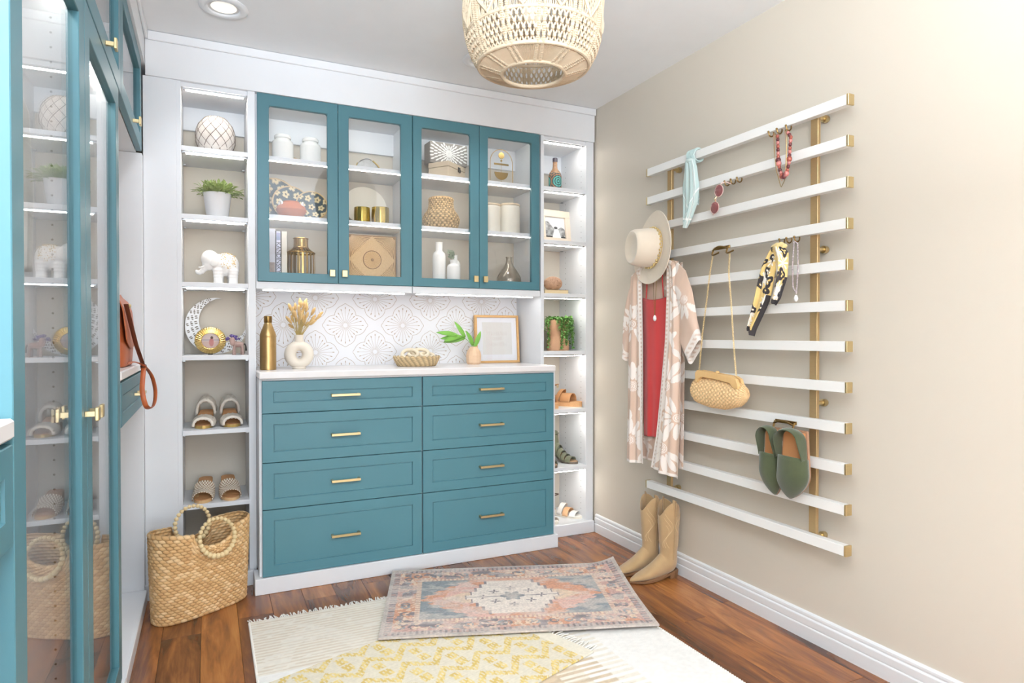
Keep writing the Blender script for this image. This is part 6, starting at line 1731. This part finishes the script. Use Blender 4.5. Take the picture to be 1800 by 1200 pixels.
# bud vase with leaves
t = thing('bud_vase', 'little faceted wooden bud vase with green leaves beside the framed print', 'vase', (1.322, 3.285, K))
part(t, 'body', MB().lathe([(.034, 0), (.040, .010), (.042, .050), (.036, .072), (.020, .094), (.013, .097), (.010, .097), (.010, .08), (0, .08)], 12, (1.322, 3.285, K)), P('pink_beech', (232, 200, 168), .6, col2=(220, 184, 148), nscale=10, nstretch=(1, 1, 8), fac=1))
lf = P('fresh_leaf', (124, 176, 76), .45, col2=(98, 150, 58), nscale=20, spec=.4)
m = MB().tube(resample([(1.322, 3.285, K+.085), (1.290, 3.27, K+.125), (1.250, 3.26, K+.150), (1.19, 3.25, K+.165)], 12), .0014, 5)
m.tube([(1.322, 3.285, K+.085), (1.316, 3.28, K+.12)], .0014, 5); part(t, 'stem', m, lf, True)
for b_, d_, L_, W_ in (((1.212, 3.252, K+.160), (-1, -.1, .18), .115, .028), ((1.245, 3.258, K+.150), (-1, -.15, -.02), .125, .030), ((1.262, 3.262, K+.146), (-1, .05, -.16), .120, .034), ((1.262, 3.262, K+.146), (-.55, .0, .95), .105, .026), ((1.316, 3.28, K+.105), (-.42, -.1, .9), .090, .026), ((1.325, 3.28, K+.095), (.45, .05, .9), .100, .026), ((1.228, 3.256, K+.156), (-.95, -.35, -.22), .10, .030)):
    m = MB(); leaf_quads(m, b_, d_, L_, W_, up=Vector((0, -1, .35)), nseg=8); o = part(t, 'leaf', m, lf, True); solid_mod(o, .0006)
# framed print
t = thing('framed_print', 'oak framed print with faint pale lettering leaning on the wallpaper', 'picture', (1.530, 3.38, K))
oak = P('light_oak', (216, 172, 116), .5, col2=(196, 150, 94), nscale=12, nstretch=(1, 1, 6), fac=1)
PM = Matrix.Translation((1.508, 3.375, K)) @ Matrix.Rotation(radians(-5), 4, 'X'); PW, PH, fw_ = .138, .275, .013
m = MB(); m.box(-PW, PW, -.010, .012, 0, fw_, .0015); m.box(-PW, PW, -.010, .012, PH-fw_, PH, .0015); m.box(-PW, -PW+fw_, -.010, .012, fw_, PH-fw_, .0015); m.box(PW-fw_, PW, -.010, .012, fw_, PH-fw_, .0015)
part(t, 'frame', m.xf(PM), oak)
part(t, 'mat_board', MB().box(-PW+fw_, PW-fw_, .0, .004, fw_, PH-fw_).xf(PM), P('mat_board', (246, 246, 250), .7))
part(t, 'print', MB().box(-.090, .094, -.0012, 0, .048, .234).xf(PM), P('print_paper', (232, 229, 224), .7))
m = MB(); rl = random.Random(5)
for zrow, hw_, hh in ((.170, .058, .010), (.140, .030, .009), (.106, .058, .010)):
    x_ = -hw_
    while x_ < hw_:
        wl = rl.uniform(.005, .008)
        m.box(x_, x_+.0014, -.0016, -.0012, zrow-hh, zrow+hh)
        if rl.random() < .7: m.box(x_+wl-.0014, x_+wl, -.0016, -.0012, zrow-hh, zrow+hh)
        k = rl.choice((-1, 0, 1)); m.box(x_, x_+wl, -.0016, -.0012, zrow+k*(hh-.001)-.001, zrow+k*(hh-.001)+.001)
        x_ += wl+.0032
part(t, 'lettering', m.xf(PM), P('pale_ink', (220, 212, 206), .7), kind='stuff')
part(t, 'pane', MB().box(-PW+fw_, PW-fw_, -.0045, -.003, fw_, PH-fw_).xf(PM), glass)

# ================================================================== RIGHT BOOKCASE
t = thing('painted_bottle', 'painted bottle in teal and brown mandala pattern on the top right shelf', 'bottle', (1.825, 3.27, S1))
A = []; C = []; n = 144; pf = [(.036, 0), (.038, .004), (.038, .05), (.038, .095), (.034, .112), (.024, .126), (.0155, .138), (.0135, .150), (.0125, .178)]
zz = np.linspace(0, .178, 130)
for z in zz:
    r0 = np.interp(z, [p[1] for p in pf], [p[0] for p in pf]); row = []
    for i in range(n):
        a = 2*pi*i/n; row.append((1.825+r0*cos(a), 3.27+r0*sin(a), S1+z))
        u_, v_ = (a*.038), z-.06; d_ = math.hypot(((u_+.02) % .08)-.04, v_); w_ = sin(d_*520)+.5*cos(a*14)
        c = L3((58, 74, 80)) if w_ < -.2 else (L3((92, 170, 158)) if d_ < .034 else L3((150, 116, 88)))
        if z > .112: c = L3((176, 150, 120)) if sin(z*900) > 0 else L3((120, 84, 64))
        C.append(c)
    A.append(row)
part(t, 'glass_body', MB().grid(np.array(A), cv=True), P('painted_glass', (255, 255, 255), .25, vcol=True), True, cols=np.array(C))
part(t, 'stopper', MB().lathe([(.0125, .176), (.0145, .178), (.0145, .198), (.012, .201), (0, .201)], 20, (1.825, 3.27, S1)), P('stopper', (58, 52, 64), .4), True)
# wedding photo frame
t = thing('photo_frame', 'wide pale wood frame with a black and white photo, right bookcase', 'photo frame', (1.862, 3.30, S2))
PM = Matrix.Translation((1.850, 3.30, S2)) @ Matrix.Rotation(radians(6), 4, 'Z') @ Matrix.Rotation(radians(-7), 4, 'X'); pfm = P('whitewashed_pine', (234, 220, 202), .6, col2=(226, 208, 188), nscale=12, fac=1)
m = MB(); W_, H_, f_ = .113, .205, .040
m.box(-W_, W_, -.010, .010, 0, f_, .0015); m.box(-W_, W_, -.010, .010, H_-f_, H_, .0015); m.box(-W_, -W_+f_, -.010, .010, f_, H_-f_, .0015); m.box(W_-f_, W_, -.010, .010, f_, H_-f_, .0015)
part(t, 'frame', m.xf(PM), pfm)
gx, gz = np.linspace(-W_+f_, W_-f_, 150), np.linspace(f_, H_-f_, 170); GX, GZ = np.meshgrid(gx, gz, indexing='ij'); u = (GX+W_-f_)/(2*(W_-f_)); v = (GZ-f_)/(H_-2*f_)
bush = fbm(u*9, v*9, 51); g = np.where(v < .72-.35*u+.12*np.sin(u*9), .12+.75*bush, .86)
g = np.where((v < .10), .12, g); dress = ((np.abs(u-.58) < .10+.30*np.clip(.42-v, 0, 1)) & (v < .42)); g = np.where(dress, .92, g); g = np.where(((u-.55)/.09)**2+((v-.50)/.06)**2 < 1, .18, g)
part(t, 'photo', MB().grid(np.stack([GX, np.full(GX.shape, .003), GZ], 2)).xf(PM), photo_m, cols=np.repeat((g**1.6)[..., None], 3, 2).reshape(-1, 3))
part(t, 'easel_back', MB().box(-.02, .02, .012, .05, .001, .008).xf(PM), pale)
# books and woven ball
def flat_book(label, x0, x1, y0, y1, z0, h, colr, rz=0):
    t = thing('flat_book', label, 'book', ((x0+x1)/2, (y0+y1)/2, z0), (0, 0, rz)); hx, hy = (x1-x0)/2, (y1-y0)/2
    m = MB().box(-hx, hx, -hy, hy, 0, .002).box(-hx, hx, -hy, hy, h-.002, h).box(-hx, hx, -hy, -hy+.002, 0, h)
    part(t, 'cover', m, P('book_cover', colr, .5), world=False); part(t, 'pages', MB().box(-hx+.003, hx-.002, -hy+.002, hy-.003, .002, h-.002), cream, world=False); return t
flat_book('tan book lying under the woven ball', 1.70, 1.850, 3.16, 3.30, S3, .022, (232, 208, 164))
flat_book('white book lying beside the woven ball', 1.760, 1.925, 3.285, 3.40, S3+.0005, .016, (226, 222, 216), -.25) if False else None
t = flat_book('thin white book lying at the back beside the woven ball', 1.800, 1.945, 3.305, 3.425, S3, .018, (224, 222, 220), 0)
t = thing('woven_ball', 'flattened woven twig ball on the tan book', 'ornament', (1.792, 3.235, S3+.022))
m = MB(); r_ = random.Random(2)
for k in range(70):
    ax_ = Vector((r_.gauss(0, 1), r_.gauss(0, 1), r_.gauss(0, 1))).normalized(); u_ = ax_.orthogonal().normalized(); w_ = ax_.cross(u_); off = r_.uniform(-.3, .3)
    m.tube([(1.792+.054*(u_*cos(a)+w_*sin(a)+ax_*off).normalized().x, 3.235+.048*(u_*cos(a)+w_*sin(a)+ax_*off).normalized().y, S3+.0625+.039*(u_*cos(a)+w_*sin(a)+ax_*off).normalized().z) for a in np.linspace(0, 2*pi, 22, endpoint=False)], .0017, 4, closed=True)
part(t, 'twigs', m, P('twig', (206, 172, 146), .8, col2=(160, 126, 104), nscale=60, fac=1), True, kind='stuff')
part(t, 'core', MB().sphere((1.792, 3.235, S3+.0625), (.050, .045, .036), 18, 12), P('twig_core', (142, 108, 88), .9), True)
# trailing plant in a face shaped terracotta planter
t = thing('trailing_plant', 'trailing string of leaves in a terracotta planter, right bookcase', 'plant', (1.845, 3.27, S4))
part(t, 'planter', MB().lathe([(.066, 0), (.068, .004), (.066, .055), (.054, .078), (.052, .088), (.060, .105), (.068, .135), (.068, .176), (.063, .178), (.060, .165), (0, .160)], 36, (1.845, 3.27, S4), 1.0, .85), P('blush_terracotta', (206, 160, 126), .8, col2=(192, 144, 110), nscale=14), True)
m = MB(); r_ = random.Random(12)
strands = []
for k in range(34):
    a = r_.uniform(0, 2*pi) if k > 13 else r_.uniform(pi*1.0, 2*pi); out = .060+r_.uniform(.0, .022); L_ = r_.choice((.03, .05, .07, .10, .14, .17)) if k < 22 else .03
    if k in (0, 1): a, L_ = 3.6, .165
    if k in (2, 3): a, L_ = 4.55, .175
    if k in (4, 5): a, L_ = 4.95, .150
    if k in (6, 7): a, L_ = 5.9, .10
    p0 = Vector((1.845, 3.27, S4+.178)); e1 = Vector((1.845+out*cos(a)*1.1, 3.27+out*sin(a)*.98, S4+.184)); e2 = e1+Vector((cos(a)*.008, sin(a)*.008, -L_))
    pts = resample([tuple(p0.lerp(e1, .3)), tuple(e1+Vector((0, 0, .008))), tuple(e1+Vector((cos(a)*.006, sin(a)*.006, -.012))), tuple(e2)], max(6, int(L_/.006)+6))
    m.tube(pts, .0008, 3)
    for q in pts:
        for s in range(2): leaf_quads(m, q, Vector((r_.gauss(0, 1), r_.gauss(0, 1), r_.gauss(0, .6))), r_.uniform(.012, .018), .013, nseg=2)
for k in range(110):
    a = r_.uniform(0, 2*pi); rr_ = .062*sqrt(r_.random()); leaf_quads(m, (1.845+rr_*cos(a), 3.27+rr_*sin(a)*.85, S4+.178+r_.uniform(0, .016)), Vector((r_.gauss(0, 1), r_.gauss(0, 1), r_.uniform(0, 1))), .015, .011, nseg=2)
part(t, 'trailing_leaves', m, P('string_leaf', (126, 172, 92), .5, col2=(92, 140, 66), nscale=90, fac=1), kind='stuff')

# ================================================================== GROUPS OF REPEATS
GROUPS = {'ceramic_jar': 'white jars on the top cabinet shelf', 'woven_plate': 'dark flowered woven plates', 'book': 'books standing in the glass cabinet',
          'flat_book': 'books lying on the right bookcase', 'candle_cup': 'brass candle cups', 'ceramic_bottle': 'white ceramic bottles in the glass cabinet',
          'canister': 'cream stoneware canisters', 'cowboy_boot': 'pair of cowboy boots', 'mule_shoe': 'pair of green mules on the rack',
          'block_heel_sandal': 'pair of white block heel sandals', 'woven_slide': 'pair of woven slides', 'platform_sandal': 'pair of tan platform sandals',
          'open_toe_bootie': 'pair of olive booties', 'flat_sandal': 'pair of white and blush sandals', 'silk_scarf': 'silk scarves on the rack',
          'bookcase': 'narrow open bookcases', 'wall_cabinet': 'glass door wall cabinets', 'vanity_unit': 'vanity drawer units', 'countertop': 'white countertops'}
for o in list(scene.objects):
    k = o.name.split('.')[0]
    if o.parent is None and k in GROUPS and 'category' in o: o['group'] = GROUPS[k]
